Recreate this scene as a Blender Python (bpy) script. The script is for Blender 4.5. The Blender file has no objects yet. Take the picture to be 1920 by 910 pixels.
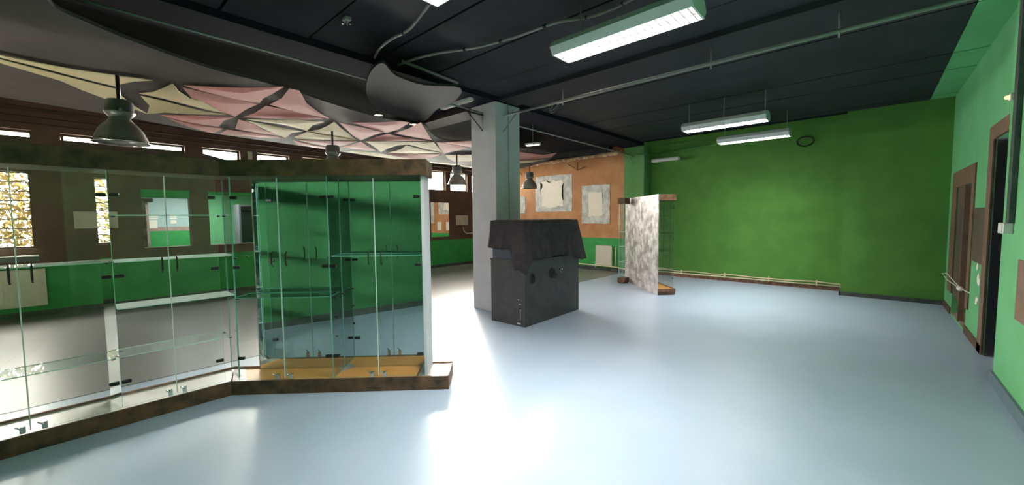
import bpy, bmesh, math, random
from mathutils import Vector, Matrix
random.seed(4)
scene = bpy.context.scene
col = scene.collection

# ------------------------------------------------------------------ camera
H = 1.55
cd = bpy.data.cameras.new('camera'); cam = bpy.data.objects.new('camera', cd); col.objects.link(cam)
cd.sensor_width = 36.0; cd.lens = 740.0 / 1920.0 * 36.0; cd.clip_start = 0.02; cd.clip_end = 300
_pi, _ro, _ya = math.radians(3.534), math.radians(-0.543), math.radians(42.54)
_F = Vector((-math.sin(_ya) * math.cos(_pi), math.cos(_ya) * math.cos(_pi), -math.sin(_pi)))
_R = Vector((math.cos(_ya), math.sin(_ya), 0)); _U = _R.cross(_F)
_R2 = _R * math.cos(_ro) + _U * math.sin(_ro); _U2 = _R2.cross(_F)
cam.matrix_world = Matrix(((_R2.x, _U2.x, -_F.x, 0), (_R2.y, _U2.y, -_F.y, 0), (_R2.z, _U2.z, -_F.z, H), (0, 0, 0, 1)))
scene.camera = cam

# ------------------------------------------------------------------ sky, portals, exposure
w = bpy.data.worlds.new('sky'); scene.world = w; w.use_nodes = True
bg = w.node_tree.nodes['Background']
bg.inputs[0].default_value = (1.0, 0.93, 0.84, 1); bg.inputs[1].default_value = 1.0
# bright hazy sky with a broad glow around the low sun that stands beyond the far left windows
_nt = w.node_tree; _tc = _nt.nodes.new('ShaderNodeTexCoord'); _dot = _nt.nodes.new('ShaderNodeVectorMath'); _dot.operation = 'DOT_PRODUCT'
_sun = (_F * 740 + _R2 * (805 - 960) - _U2 * (340 - 455)).normalized(); _dot.inputs[1].default_value = _sun
_nt.links.new(_tc.outputs['Generated'], _dot.inputs[0])
_mx = _nt.nodes.new('ShaderNodeMath'); _mx.operation = 'MAXIMUM'; _mx.inputs[1].default_value = 0.0; _nt.links.new(_dot.outputs['Value'], _mx.inputs[0])
_pw = _nt.nodes.new('ShaderNodeMath'); _pw.operation = 'POWER'; _pw.inputs[1].default_value = 22.0; _nt.links.new(_mx.outputs[0], _pw.inputs[0])
_ma = _nt.nodes.new('ShaderNodeMath'); _ma.operation = 'MULTIPLY_ADD'; _ma.inputs[1].default_value = 650.0; _ma.inputs[2].default_value = 52.0
_nt.links.new(_pw.outputs[0], _ma.inputs[0]); _nt.links.new(_ma.outputs[0], bg.inputs[1])
scene.view_settings.view_transform = 'Standard'; scene.view_settings.look = 'None'
scene.view_settings.exposure = 0.14; scene.view_settings.gamma = 1.0
scene.view_settings.use_curve_mapping = False

def area(name, loc, sx, sy, power, rot, color=(1, 1, 1), portal=False, parent=None, spread=None):
    d = bpy.data.lights.new(name, 'AREA'); d.shape = 'RECTANGLE'; d.size = sx; d.size_y = sy
    d.energy = power; d.color = color
    if spread: d.spread = spread
    o = bpy.data.objects.new(name, d); o.location = loc; o.rotation_euler = rot; col.objects.link(o)
    if parent: o.parent = parent
    if portal: d.cycles.is_portal = True
    return o
# window openings face +X into the room
area('sky_portal', (-10.46, 3.7, 2.74), 0.75, 14.2, 1, (0, -math.pi / 2, 0), portal=True)
area('sky_portal', (-10.46, -1.75, 1.78), 1.4, 2.6, 1, (0, -math.pi / 2, 0), portal=True)

# ------------------------------------------------------------------ materials
def rgb(c): return (c[0], c[1], c[2], 1)
def mat(name, base, rough=0.6, metal=0.0, var=None, vscale=4.0, bump=0.0, bscale=60.0, coat=0.0, crough=0.03, spec=0.5, detail=6, lo=0.4, hi=0.62, emit=None, estr=0, rvar=None):
    m = bpy.data.materials.new(name); m.use_nodes = True; nt = m.node_tree; b = nt.nodes['Principled BSDF']
    b.inputs['Base Color'].default_value = rgb(base); b.inputs['Roughness'].default_value = rough
    b.inputs['Metallic'].default_value = metal; b.inputs['Specular IOR Level'].default_value = spec
    b.inputs['Coat Weight'].default_value = coat; b.inputs['Coat Roughness'].default_value = crough
    tc = nt.nodes.new('ShaderNodeNewGeometry')
    if var is not None or rvar is not None:
        n = nt.nodes.new('ShaderNodeTexNoise'); n.inputs['Scale'].default_value = vscale; n.inputs['Detail'].default_value = detail
        nt.links.new(tc.outputs['Position'], n.inputs['Vector'])
        r = nt.nodes.new('ShaderNodeValToRGB'); r.color_ramp.elements[0].position = lo; r.color_ramp.elements[1].position = hi
        r.color_ramp.elements[0].color = rgb(base); r.color_ramp.elements[1].color = rgb(var if var is not None else base)
        nt.links.new(n.outputs['Fac'], r.inputs['Fac']); nt.links.new(r.outputs['Color'], b.inputs['Base Color'])
        if rvar is not None:
            mr = nt.nodes.new('ShaderNodeMapRange'); mr.inputs['From Min'].default_value = 0.35; mr.inputs['From Max'].default_value = 0.65
            mr.inputs['To Min'].default_value = rough; mr.inputs['To Max'].default_value = rvar
            nt.links.new(n.outputs['Fac'], mr.inputs['Value']); nt.links.new(mr.outputs['Result'], b.inputs['Roughness'])
    if bump:
        n2 = nt.nodes.new('ShaderNodeTexNoise'); n2.inputs['Scale'].default_value = bscale; n2.inputs['Detail'].default_value = 4
        nt.links.new(tc.outputs['Position'], n2.inputs['Vector'])
        bp = nt.nodes.new('ShaderNodeBump'); bp.inputs['Strength'].default_value = bump; bp.inputs['Distance'].default_value = 0.01
        nt.links.new(n2.outputs['Fac'], bp.inputs['Height']); nt.links.new(bp.outputs['Normal'], b.inputs['Normal'])
    if emit is not None:
        b.inputs['Emission Color'].default_value = rgb(emit); b.inputs['Emission Strength'].default_value = estr
    return m

def thin_glass(name, tint, refl=1.0):
    m = bpy.data.materials.new(name); m.use_nodes = True; nt = m.node_tree; nt.nodes.clear()
    out = nt.nodes.new('ShaderNodeOutputMaterial'); mix = nt.nodes.new('ShaderNodeMixShader')
    tr = nt.nodes.new('ShaderNodeBsdfTransparent'); tr.inputs[0].default_value = rgb(tint)
    gl = nt.nodes.new('ShaderNodeBsdfGlossy'); gl.inputs['Roughness'].default_value = 0.01
    lw = nt.nodes.new('ShaderNodeLayerWeight'); lw.inputs['Blend'].default_value = 0.5   # Schlick's reflectance, the same on both sides of a pane
    pw = nt.nodes.new('ShaderNodeMath'); pw.operation = 'POWER'; pw.inputs[1].default_value = 5.0; nt.links.new(lw.outputs['Facing'], pw.inputs[0])
    mm = nt.nodes.new('ShaderNodeMath'); mm.operation = 'MULTIPLY_ADD'; mm.inputs[1].default_value = 0.9 * refl; mm.inputs[2].default_value = 0.04 * refl
    nt.links.new(pw.outputs[0], mm.inputs[0]); nt.links.new(mm.outputs[0], mix.inputs[0])
    nt.links.new(tr.outputs[0], mix.inputs[1]); nt.links.new(gl.outputs[0], mix.inputs[2]); nt.links.new(mix.outputs[0], out.inputs[0])
    return m

M = {}
M['floor_blue'] = mat('blue_epoxy_floor', (0.33, 0.42, 0.565), 0.40, var=(0.375, 0.465, 0.61), vscale=1.3, bump=0.02, bscale=25, lo=0.3, hi=0.7, rvar=0.44, spec=0.9, coat=0.35, crough=0.22)
M['floor_tile'] = mat('grey_tile_floor', (0.165, 0.155, 0.15), 0.33, var=(0.20, 0.185, 0.18), vscale=0.8, bump=0.02, bscale=12, lo=0.3, hi=0.7, rvar=0.38, spec=1.0)
M['green_dark'] = mat('green_wall_paint', (0.085, 0.235, 0.045), 0.7, var=(0.10, 0.265, 0.05), vscale=2.5, bump=0.05, bscale=150, spec=0.25)
M['green_right'] = mat('bright_green_wall_paint', (0.14, 0.44, 0.19), 0.65, var=(0.16, 0.49, 0.22), vscale=2, bump=0.05, bscale=150, spec=0.3)
M['green_rear'] = mat('green_rear_wall_paint', (0.04, 0.165, 0.06), 0.7, var=(0.048, 0.19, 0.07), vscale=3, spec=0.2)
M['green_pillar'] = mat('olive_green_pillar_paint', (0.12, 0.30, 0.10), 0.7, var=(0.14, 0.33, 0.12), vscale=3, spec=0.2)
M['green_dado'] = mat('green_dado_paint', (0.04, 0.33, 0.08), 0.6, var=(0.055, 0.38, 0.10), vscale=3, bump=0.05, bscale=80, spec=0.3)
M['brown'] = mat('brown_wall_paint', (0.115, 0.058, 0.042), 0.6, var=(0.15, 0.08, 0.06), vscale=2.5, bump=0.12, bscale=20, spec=0.35)
M['orange'] = mat('orange_plaster', (0.50, 0.235, 0.11), 0.75, var=(0.60, 0.31, 0.155), vscale=2.2, bump=0.25, bscale=9, spec=0.2)
M['plaster_grey'] = mat('grey_skim_plaster', (0.50, 0.50, 0.48), 0.8, var=(0.74, 0.72, 0.68), vscale=6, bump=0.3, bscale=14)
M['plaster_cream'] = mat('cream_plaster', (0.93, 0.85, 0.72), 0.8, var=(0.95, 0.88, 0.77), vscale=5, bump=0.1)
M['ceiling'] = mat('dark_navy_ceiling_paint', (0.022, 0.023, 0.030), 0.6, var=(0.030, 0.031, 0.040), vscale=2, bump=0.15, bscale=10, spec=0.25)
M['ceiling_beam'] = mat('dark_navy_beam_paint', (0.011, 0.013, 0.021), 0.8, spec=0.08)
M['ceiling_brown'] = mat('dark_brown_ceiling_paint', (0.05, 0.032, 0.030), 0.7, var=(0.065, 0.045, 0.04), vscale=2, spec=0.15)
M['grey_board'] = mat('grey_gypsum_board', (0.065, 0.057, 0.054), 0.8, var=(0.08, 0.07, 0.067), vscale=1.5, spec=0.1)
M['grey_board_dark'] = mat('dark_grey_gypsum_board', (0.035, 0.033, 0.036), 0.8, var=(0.042, 0.04, 0.042), vscale=1.5, spec=0.1)
M['column'] = mat('pale_blue_grey_paint', (0.55, 0.55, 0.60), 0.6, var=(0.58, 0.585, 0.63), vscale=5, bump=0.08, bscale=30, spec=0.3)
M['skirt'] = mat('dark_skirting', (0.045, 0.055, 0.055), 0.4, var=(0.08, 0.09, 0.085), vscale=8)
M['skirt_grey'] = mat('grey_blue_skirting', (0.10, 0.15, 0.18), 0.45, var=(0.13, 0.19, 0.22), vscale=8)
M['doorframe'] = mat('brown_frame_paint', (0.17, 0.095, 0.06), 0.6, var=(0.21, 0.12, 0.075), vscale=6)
M['dark_door'] = mat('dark_door_paint', (0.022, 0.022, 0.028), 0.45, var=(0.035, 0.03, 0.035), vscale=3)
M['brown_board'] = mat('worn_brown_board', (0.075, 0.065, 0.045), 0.7, var=(0.13, 0.08, 0.05), vscale=4)
M['white_plastic'] = mat('white_plastic', (0.75, 0.73, 0.70), 0.4)
M['cream_enamel'] = mat('cream_radiator_enamel', (0.82, 0.77, 0.68), 0.35)
M['pipe_cream'] = mat('cream_pipe_paint', (0.72, 0.60, 0.42), 0.5)
M['pipe_green'] = mat('green_pipe_paint', (0.10, 0.36, 0.10), 0.5)
M['pipe_grey'] = mat('grey_steel_pipe', (0.25, 0.245, 0.24), 0.45)
M['pipe_rust'] = mat('peeling_pipe_covering', (0.42, 0.22, 0.13), 0.8, var=(0.75, 0.52, 0.36), vscale=9, bump=0.6, bscale=14)
M['lamp_grey'] = mat('grey_cast_lamp_metal', (0.10, 0.11, 0.105), 0.42, metal=0.2, var=(0.14, 0.15, 0.145), vscale=12)
M['lamp_shade'] = mat('brushed_lamp_shade', (0.17, 0.175, 0.16), 0.4, metal=0.3)
M['dark_metal'] = mat('dark_metal', (0.025, 0.022, 0.022), 0.4, metal=0.5)
M['chrome'] = mat('chrome', (0.6, 0.6, 0.6), 0.18, metal=1.0)
M['red_rod'] = mat('red_brown_rod', (0.14, 0.02, 0.02), 0.5)
M['white_enamel'] = mat('white_lamp_housing', (0.62, 0.66, 0.66), 0.4)
M['louvre'] = mat('grey_lamp_louvre', (0.3, 0.3, 0.3), 0.5)
M['tube'] = mat('lit_fluorescent_tube', (1, 1, 1), 0.5, emit=(1.0, 0.96, 0.86), estr=14)
M['tube_off'] = mat('unlit_tube_cover', (0.75, 0.7, 0.62), 0.4)
M['spot'] = mat('lit_spot_lens', (1, 1, 1), 0.5, emit=(1.0, 0.72, 0.5), estr=5)
M['alarm'] = mat('small_orange_lamp', (1, .4, .2), 0.5, emit=(1.0, 0.30, 0.12), estr=4)
M['rust'] = mat('rust_patina_laminate', (0.055, 0.036, 0.026), 0.45, var=(0.20, 0.105, 0.055), vscale=9, bump=0.15, bscale=30, lo=0.35, hi=0.75, rvar=0.6, spec=0.25)
M['rust_edge'] = mat('rust_brown_laminate_edge', (0.16, 0.075, 0.045), 0.5, var=(0.28, 0.14, 0.08), vscale=14)
M['silver'] = mat('mottled_silver_laminate', (0.36, 0.325, 0.32), 0.30, metal=0.35, var=(0.70, 0.66, 0.66), vscale=7, bump=0.5, bscale=16, lo=0.35, hi=0.65, rvar=0.5)
M['wood_base'] = mat('orange_wood_base_board', (0.86, 0.37, 0.085), 0.3, var=(0.90, 0.41, 0.10), vscale=3)
M['white_base'] = mat('white_base_board', (0.78, 0.72, 0.70), 0.25, var=(0.85, 0.8, 0.78), vscale=3)
M['mirror'] = mat('mirror_silvering', (0.60, 0.67, 0.68), 0.015, metal=1.0)
M['mirror_wall'] = mat('wall_mirror_silvering', (0.92, 0.92, 0.9), 0.01, metal=1.0)
M['glass'] = thin_glass('clear_glass', (0.96, 0.98, 0.97), 0.8)
M['shelf_glass'] = thin_glass('shelf_glass', (0.86, 0.94, 0.91), 0.6)
M['partition_glass'] = thin_glass('partition_glass', (0.95, 0.98, 0.97), 0.35)
def milky(name, tint, k):  # glass with diffuse and translucent white mixed in
    m = thin_glass(name, tint, 0.5); nt = m.node_tree; out = nt.nodes['Material Output']; old = out.inputs[0].links[0].from_socket
    d = nt.nodes.new('ShaderNodeBsdfDiffuse'); d.inputs[0].default_value = (0.9, 0.93, 0.92, 1); tl = nt.nodes.new('ShaderNodeBsdfTranslucent'); tl.inputs[0].default_value = (0.9, 0.93, 0.92, 1)
    a = nt.nodes.new('ShaderNodeMixShader'); a.inputs[0].default_value = 0.5; nt.links.new(d.outputs[0], a.inputs[1]); nt.links.new(tl.outputs[0], a.inputs[2])
    mx = nt.nodes.new('ShaderNodeMixShader'); mx.inputs[0].default_value = k; nt.links.new(old, mx.inputs[1]); nt.links.new(a.outputs[0], mx.inputs[2]); nt.links.new(mx.outputs[0], out.inputs[0]); return m
M['shelf_milky'] = milky('milky_shelf_glass', (0.9, 0.95, 0.93), 0.45)
M['shelf_hazy'] = milky('hazy_shelf_glass', (0.9, 0.95, 0.93), 0.12)
M['glass_edge'] = mat('green_glass_edge', (0.22, 0.50, 0.45), 0.12, coat=0.6)
M['glass_edge_lit'] = mat('lit_glass_edge', (0.62, 0.78, 0.72), 0.1, coat=0.8)  # brighter copy of the glass edge, with light put into the colour
M['highlight'] = mat('white_edge_highlight', (0.75, 0.80, 0.78), 0.2, coat=0.5)  # light caught on pane edges, put into a pale colour
M['black_box'] = mat('black_box_board', (0.030, 0.032, 0.036), 0.55, var=(0.045, 0.045, 0.05), vscale=6, bump=0.08, bscale=40)
M['navy_board'] = mat('dark_navy_board', (0.02, 0.035, 0.065), 0.5)
M['black_cloth'] = mat('black_cloth', (0.035, 0.030, 0.036), 0.85, var=(0.05, 0.042, 0.045), vscale=9, bump=0.2, bscale=90, spec=0.2)
M['white_mark'] = mat('white_scuff', (0.6, 0.6, 0.6), 0.6)
M['pink'] = mat('pink_stretch_fabric', (0.36, 0.125, 0.115), 0.8, var=(0.41, 0.15, 0.135), vscale=2)
M['cream'] = mat('cream_stretch_fabric', (0.46, 0.385, 0.22), 0.8, var=(0.51, 0.44, 0.27), vscale=2)
M['teal'] = mat('pale_teal_paint', (0.42, 0.58, 0.55), 0.7)
M['pinkbrown'] = mat('pink_brown_strip', (0.40, 0.26, 0.22), 0.7, var=(0.5, .35, .3), vscale=7)
M['ragged'] = mat('broken_plaster_reveal', (0.20, 0.12, 0.10), 0.8, var=(0.36, 0.26, 0.22), vscale=6, bump=0.5, bscale=15)
M['blue_cloth'] = mat('blue_panel', (0.06, 0.10, 0.24), 0.6)
M['grey_panel'] = mat('grey_metal', (0.16, 0.17, 0.18), 0.5)
M['leaf'] = mat('yellow_green_leaves', (0.085, 0.062, 0.010), 0.6, var=(0.16, 0.11, 0.02), vscale=3)
M['ground'] = mat('outdoor_ground', (0.3, 0.28, 0.22), 0.9)
M['paper'] = mat('pale_card', (0.55, 0.50, 0.42), 0.7, var=(0.62, 0.57, 0.48), vscale=5)
M['white_frame'] = mat('white_window_frame', (0.62, 0.55, 0.42), 0.5)
M['dark_frame'] = mat('dark_window_frame', (0.08, 0.055, 0.04), 0.5)
M['lit_card'] = mat('pale_card_bright', (0.9, 0.86, 0.74), 0.7)  # shared by the cards and the panes standing in for lit windows

# ------------------------------------------------------------------ mesh helpers
def bx(bm, x0, x1, y0, y1, z0, z1, mi=0, mtx=None):
    vs = [Vector((x, y, z)) for x in (x0, x1) for y in (y0, y1) for z in (z0, z1)]
    if mtx is not None: vs = [mtx @ v for v in vs]
    v = [bm.verts.new(p) for p in vs]; fs = []
    for f in ((0, 1, 3, 2), (4, 6, 7, 5), (0, 4, 5, 1), (2, 3, 7, 6), (0, 2, 6, 4), (1, 5, 7, 3)):
        fc = bm.faces.new([v[i] for i in f]); fc.material_index = mi; fs.append(fc)
    return fs
def prism(bm, pts, z0, z1, mi=0, top_mi=None):
    a = [bm.verts.new((p[0], p[1], z0)) for p in pts]; b = [bm.verts.new((p[0], p[1], z1)) for p in pts]
    n = len(pts); f = bm.faces.new(a[::-1]); f.material_index = mi
    f = bm.faces.new(b); f.material_index = mi if top_mi is None else top_mi
    for i in range(n):
        f = bm.faces.new((a[i], a[(i + 1) % n], b[(i + 1) % n], b[i])); f.material_index = mi
def tube(bm, pts, r, seg=8, mi=0, caps=True):
    pts = [Vector(p) for p in pts]; rings = []
    for i, p in enumerate(pts):
        d = (pts[min(i + 1, len(pts) - 1)] - pts[max(i - 1, 0)]).normalized()
        up = Vector((0, 0, 1)) if abs(d.z) < 0.9 else Vector((1, 0, 0))
        a = d.cross(up).normalized(); b = d.cross(a).normalized()
        rr = r[i] if isinstance(r, (list, tuple)) else r
        rings.append([bm.verts.new(p + (a * math.cos(t) + b * math.sin(t)) * rr) for t in [2 * math.pi * k / seg for k in range(seg)]])
    for i in range(len(rings) - 1):
        for k in range(seg):
            f = bm.faces.new((rings[i][k], rings[i][(k + 1) % seg], rings[i + 1][(k + 1) % seg], rings[i + 1][k])); f.material_index = mi; f.smooth = True
    if caps:
        bm.faces.new(rings[0]).material_index = mi; bm.faces.new(rings[-1][::-1]).material_index = mi
def lathe(bm, prof, seg=32, c=(0, 0, 0), mi=0, smooth=True):
    c = Vector(c); rings = []
    for r, z in prof:
        rings.append([bm.verts.new(c + Vector((max(r, 1e-4) * math.cos(t), max(r, 1e-4) * math.sin(t), z))) for t in [2 * math.pi * k / seg for k in range(seg)]])
    for i in range(len(rings) - 1):
        for k in range(seg):
            f = bm.faces.new((rings[i][k], rings[i][(k + 1) % seg], rings[i + 1][(k + 1) % seg], rings[i + 1][k])); f.smooth = smooth; f.material_index = mi
def obj(name, bm, mats, parent=None, bevel=0.0, **props):
    if isinstance(mats, str): mats = [mats]
    bmesh.ops.remove_doubles(bm, verts=bm.verts, dist=1e-6)
    bmesh.ops.recalc_face_normals(bm, faces=bm.faces)
    me = bpy.data.meshes.new(name); bm.to_mesh(me); bm.free()
    for k in mats: me.materials.append(M[k])
    o = bpy.data.objects.new(name, me); col.objects.link(o)
    if parent is not None: o.parent = parent
    if bevel:
        md = o.modifiers.new('bevel', 'BEVEL'); md.width = bevel; md.segments = 2; md.limit_method = 'ANGLE'
    for k, v in props.items(): o[k] = v
    return o
def NB(): return bmesh.new()
def box(name, x0, x1, y0, y1, z0, z1, m, parent=None, bevel=0.0, mtx=None, **p):
    b = NB(); bx(b, x0, x1, y0, y1, z0, z1, 0, mtx); return obj(name, b, m, parent, bevel, **p)
def thing(name, label, cat, loc=(0, 0, 0), rz=0.0, group=None):
    o = bpy.data.objects.new(name, None); o.empty_display_size = 0.1; o.location = loc; o.rotation_euler = (0, 0, rz); col.objects.link(o)
    o['label'] = label; o['category'] = cat
    if group: o['group'] = group
    return o
def tag(o, label, cat, group=None):
    o['label'] = label; o['category'] = cat
    if group: o['group'] = group
    return o
S = dict(kind='structure')

def wall_grid(name, axis, v0, v1, a0, a1, z0, z1, holes, bands, parent=None):
    """slab between v0 and v1 on axis ('x' or 'y'), running a0..a1 and z0..z1, with rectangular holes; bands = [(z, material)...] from below"""
    As = sorted({a0, a1} | {h[0] for h in holes if a0 < h[0] < a1} | {h[1] for h in holes if a0 < h[1] < a1})
    Zs = sorted({z0, z1} | {h[2] for h in holes if z0 < h[2] < z1} | {h[3] for h in holes if z0 < h[3] < z1} | {b[0] for b in bands if z0 < b[0] < z1})
    bm = NB()
    for i in range(len(As) - 1):
        for j in range(len(Zs) - 1):
            ca, cz = (As[i] + As[i + 1]) / 2, (Zs[j] + Zs[j + 1]) / 2
            if any(h[0] < ca < h[1] and h[2] < cz < h[3] for h in holes): continue
            mi = max(k for k, b in enumerate(bands) if cz > b[0])
            if axis == 'x': bx(bm, v0, v1, As[i], As[i + 1], Zs[j], Zs[j + 1], mi)
            else: bx(bm, As[i], As[i + 1], v0, v1, Zs[j], Zs[j + 1], mi)
    # drop doubled inner faces
    bmesh.ops.remove_doubles(bm, verts=bm.verts, dist=1e-5)
    seen = {}
    for f in list(bm.faces):
        seen.setdefault(tuple(sorted(v.index for v in f.verts)), []).append(f)
    bm.verts.index_update(); seen = {}
    for f in bm.faces: seen.setdefault(tuple(sorted(v.index for v in f.verts)), []).append(f)
    kill = [f for fs in seen.values() if len(fs) > 1 for f in fs]
    bmesh.ops.delete(bm, geom=kill, context='FACES')
    return obj(name, bm, [b[1] for b in bands], parent, **S)

# ------------------------------------------------------------------ floor
XB = -5.16
o = box('floor', XB, 2.2, -1.3, 10.7, -0.12, 0.0, 'floor_blue', **S)
o = box('floor', -10.45, XB, -3.5, 10.45, -0.12, -0.002, 'floor_tile', **S)
box('trim_1', XB - 0.012, XB + 0.004, -1.0, 10.2, -0.01, 0.0015, 'dark_metal', **S)

# ------------------------------------------------------------------ walls
CT = 3.52
WX = -10.2
ups = []
k = 0
redges = [-2.43, -1.45, -0.466, 0.50, 1.475, 2.413, 3.39, 4.33, 5.26, 6.18, 7.10, 8.00, 8.92, 9.84]  # the last one, hidden behind the column, is added to brighten the orange wall
for e in redges: ups.append((e - (0.66 if e < 7 else 0.72), e, 2.45, 3.06))
lou = [(-1.75, -0.52, 1.13, 2.41), (-3.05, -2.0, 1.13, 2.41)]
ann = [(0.79, 1.51, 1.05, 2.16), (1.81, 2.78, 1.05, 2.16)]
wall_grid('wall_left', 'x', WX - 0.25, WX, -3.5, 10.45, 0, CT + .2, ups + lou + ann, [(0, 'green_dado'), (0.87, 'brown')])
# orange wall, corner pillar, green wall and its projecting part
wall_grid('wall_back', 'y', 10.2, 10.45, WX - 0.25, -5.06, 0, CT + .2, [], [(0, 'green_dado'), (0.955, 'orange')])
box('wall_pillar', -5.06, -4.50, 10.05, 10.45, 0, CT + .2, 'green_pillar', **S)
box('wall_back', -4.50, -0.44, 10.38, 10.7, 0, CT + .2, 'green_dark', **S)
box('wall_back', -0.44, 2.2, 9.86, 10.7, 0, CT + .2, 'green_dark', **S)
# right wall with the double door opening and the doorway, then the nearer stretch
wall_grid('wall_right', 'x', 0.92, 1.15, 5.62, 9.86, 0, CT + .2, [(7.75, 9.02, 0.02, 1.95), (5.62, 6.60, 0.0, 2.34)], [(0, 'green_right')])
wall_grid('wall_right', 'x', 0.85, 1.15, -0.6, 5.58, 0, CT + .2, [], [(0, 'green_right')])
# wall behind the camera (slightly skewed) and the far left end of the room
th = math.atan2(0.39, 2.4)
mt = Matrix.Translation((-1.37, -0.53, 0)) @ Matrix.Rotation(th, 4, 'Z')
b = NB(); bx(b, -3.35, 2.6, -0.2, 0, 0, CT + .2, 0, mt); obj('wall_front', b, 'green_rear', **S)
b = NB(); bx(b, -3.35, 2.6, 0, 0.015, 0, 0.10, 0, mt); obj('baseboard_front', b, 'skirt', **S)
box('wall_front', -4.9, -4.66, -3.5, -1.0, 0, CT + .2, 'green_dark', **S)
box('wall_front', WX, -4.66, -3.5, -3.3, 0, CT + .2, 'brown', **S)

# baseboards
b = NB(); bx(b, -0.46, 0.92, 9.84, 9.86, 0, 0.075); bx(b, -0.46, -0.44, 9.84, 10.38, 0, 0.075); obj('baseboard_back', b, 'skirt', **S)
box('baseboard_back', -4.5, -0.46, 10.365, 10.38, 0, 0.07, 'rust_edge', **S)
box('baseboard_back', -5.08, -4.48, 10.03, 10.05, 0, 0.08, 'skirt', **S)
box('baseboard_back', WX, -5.08, 10.18, 10.2, 0, 0.09, 'skirt', **S)
box('baseboard_left', WX, WX + 0.02, -3.3, 10.2, 0, 0.09, 'skirt', **S)
b = NB(); bx(b, 0.905, 0.92, 9.05, 9.86, 0, 0.10); bx(b, 0.905, 0.92, 6.62, 7.72, 0, 0.10); obj('baseboard_right', b, 'rust', **S)
box('baseboard_right', 0.83, 0.85, -0.1, 5.58, 0, 0.11, 'skirt_grey', **S)
box('trim_2', -5.06, -4.9, 10.035, 10.05, 0.955, 0.96, 'pipe_green', **S)
# cream double heating pipe above the green wall's skirting (thing)
t = thing('heating_pipe_pair', 'two thin cream heating pipes running low along the dark green back wall', 'pipe', (-4.5, 10.3, 0.1))
def pl(name, pts, r, m, parent=None, seg=8):
    b = NB()
    o0 = Vector(parent.location) if parent is not None and parent.type == 'EMPTY' else Vector((0, 0, 0))
    tube(b, [Vector(p) - o0 for p in pts], r, seg)
    return obj(name, b, m, parent)
random.seed(8)
up = [(-4.45 + i * 0.395, 10.335, 0.145 + (0.02 if i in (1, 3, 5, 9) else 0.0)) for i in range(11)]
pl('upper_pipe', up + [(-0.46, 10.335, 0.15)], 0.013, 'pipe_cream', t)
pl('lower_pipe', [(-4.45, 10.335, 0.10), (-0.46, 10.335, 0.10)], 0.013, 'pipe_cream', t)
pl('pipe_end', [(-0.46, 10.335, 0.155), (-0.46, 10.335, 0.02)], 0.013, 'pipe_cream', t)
for xx in (-3.6, -2.6, -1.7, -0.85):
    b = NB(); bx(b, xx - 0.012 + 4.5, xx + 0.012 + 4.5, 0.02, 0.08, -0.02, 0.085); obj('clip', b, 'pipe_cream', t)
t = thing('heating_pipe', 'cream heating pipe under the small radiator on the orange wall', 'pipe', (-5.6, 10.12, 0.12))
pl('pipe', [(-6.6, 10.12, 0.16), (-5.3, 10.12, 0.14), (-5.0, 9.98, 0.13), (-4.5, 9.98, 0.12)], 0.016, 'pipe_cream', t)
pl('riser', [(-5.34, 10.12, 0.14), (-5.34, 10.12, 0.70)], 0.012, 'pipe_cream', t)

# ------------------------------------------------------------------ ceiling
cb = box('ceiling', WX - 0.25, 2.2, -3.5, 10.7, CT, CT + 0.2, 'ceiling_beam', **S)
def pan(x0, x1, y0, y1, m, zz=CT, d=0.03):
    return box('ceiling_panel', x0, x1, y0 + 0.012, y1 - 0.012, zz - d, zz + 0.005, m, cb)
ys = [-0.6 + 0.78 * i for i in range(15)]
for i in range(14):
    if ys[i] > 9.8: continue
    y1 = min(ys[i + 1], 9.84)
    pan(-4.5, 0.62, ys[i], y1, 'ceiling', d=0.03 + 0.004 * (i % 3))
    if ys[i] > 1: pan(0.63, 0.918 if ys[i] > 5.5 else 0.848, ys[i], y1, 'green_right', d=0.032 + 0.004 * (i % 3))
# beams crossing over the column
box('trim_3', -5.08, -4.50, -1.0, 10.04, 3.41, CT, 'ceiling_beam', **S)
box('trim_4', -4.50, 0.9, 4.62, 5.05, 3.43, CT, 'ceiling', **S)
box('trim_5', WX, -5.08, 4.62, 5.05, 3.41, CT, 'ceiling_brown', **S)
box('trim_6', -9.9, -5.5, 10.0, 10.2, 3.36, CT, 'ceiling', **S)
box('trim_7', -4.5, -0.44, 10.2, 10.38, 3.42, CT, 'green_dark', **S)

# hanging grey curved boards
def board(name, pts, z, m, label):
    b = NB(); prism(b, pts, z, z + 0.03); o = obj(name, b, m); return tag(o, label, 'ceiling panel')
def smooth(pts, n=6, closed=True):
    out = []; N = len(pts)
    for i in range(N):
        p0, p1, p2, p3 = [Vector(pts[(i + j) % N]) for j in (-1, 0, 1, 2)]
        for k in range(n):
            t = k / n
            out.append(0.5 * ((2 * p1) + (-p0 + p2) * t + (2 * p0 - 5 * p1 + 4 * p2 - p3) * t * t + (-p0 + 3 * p1 - 3 * p2 + p3) * t ** 3))
    return out
f740 = 740.0
def ray(x, y): return _F * f740 + _R2 * (x - 960) - _U2 * (y - 455)
def at_z(x, y, z):
    d = ray(x, y); t = (z - H) / d.z; return (d.x * t, d.y * t)
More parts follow.
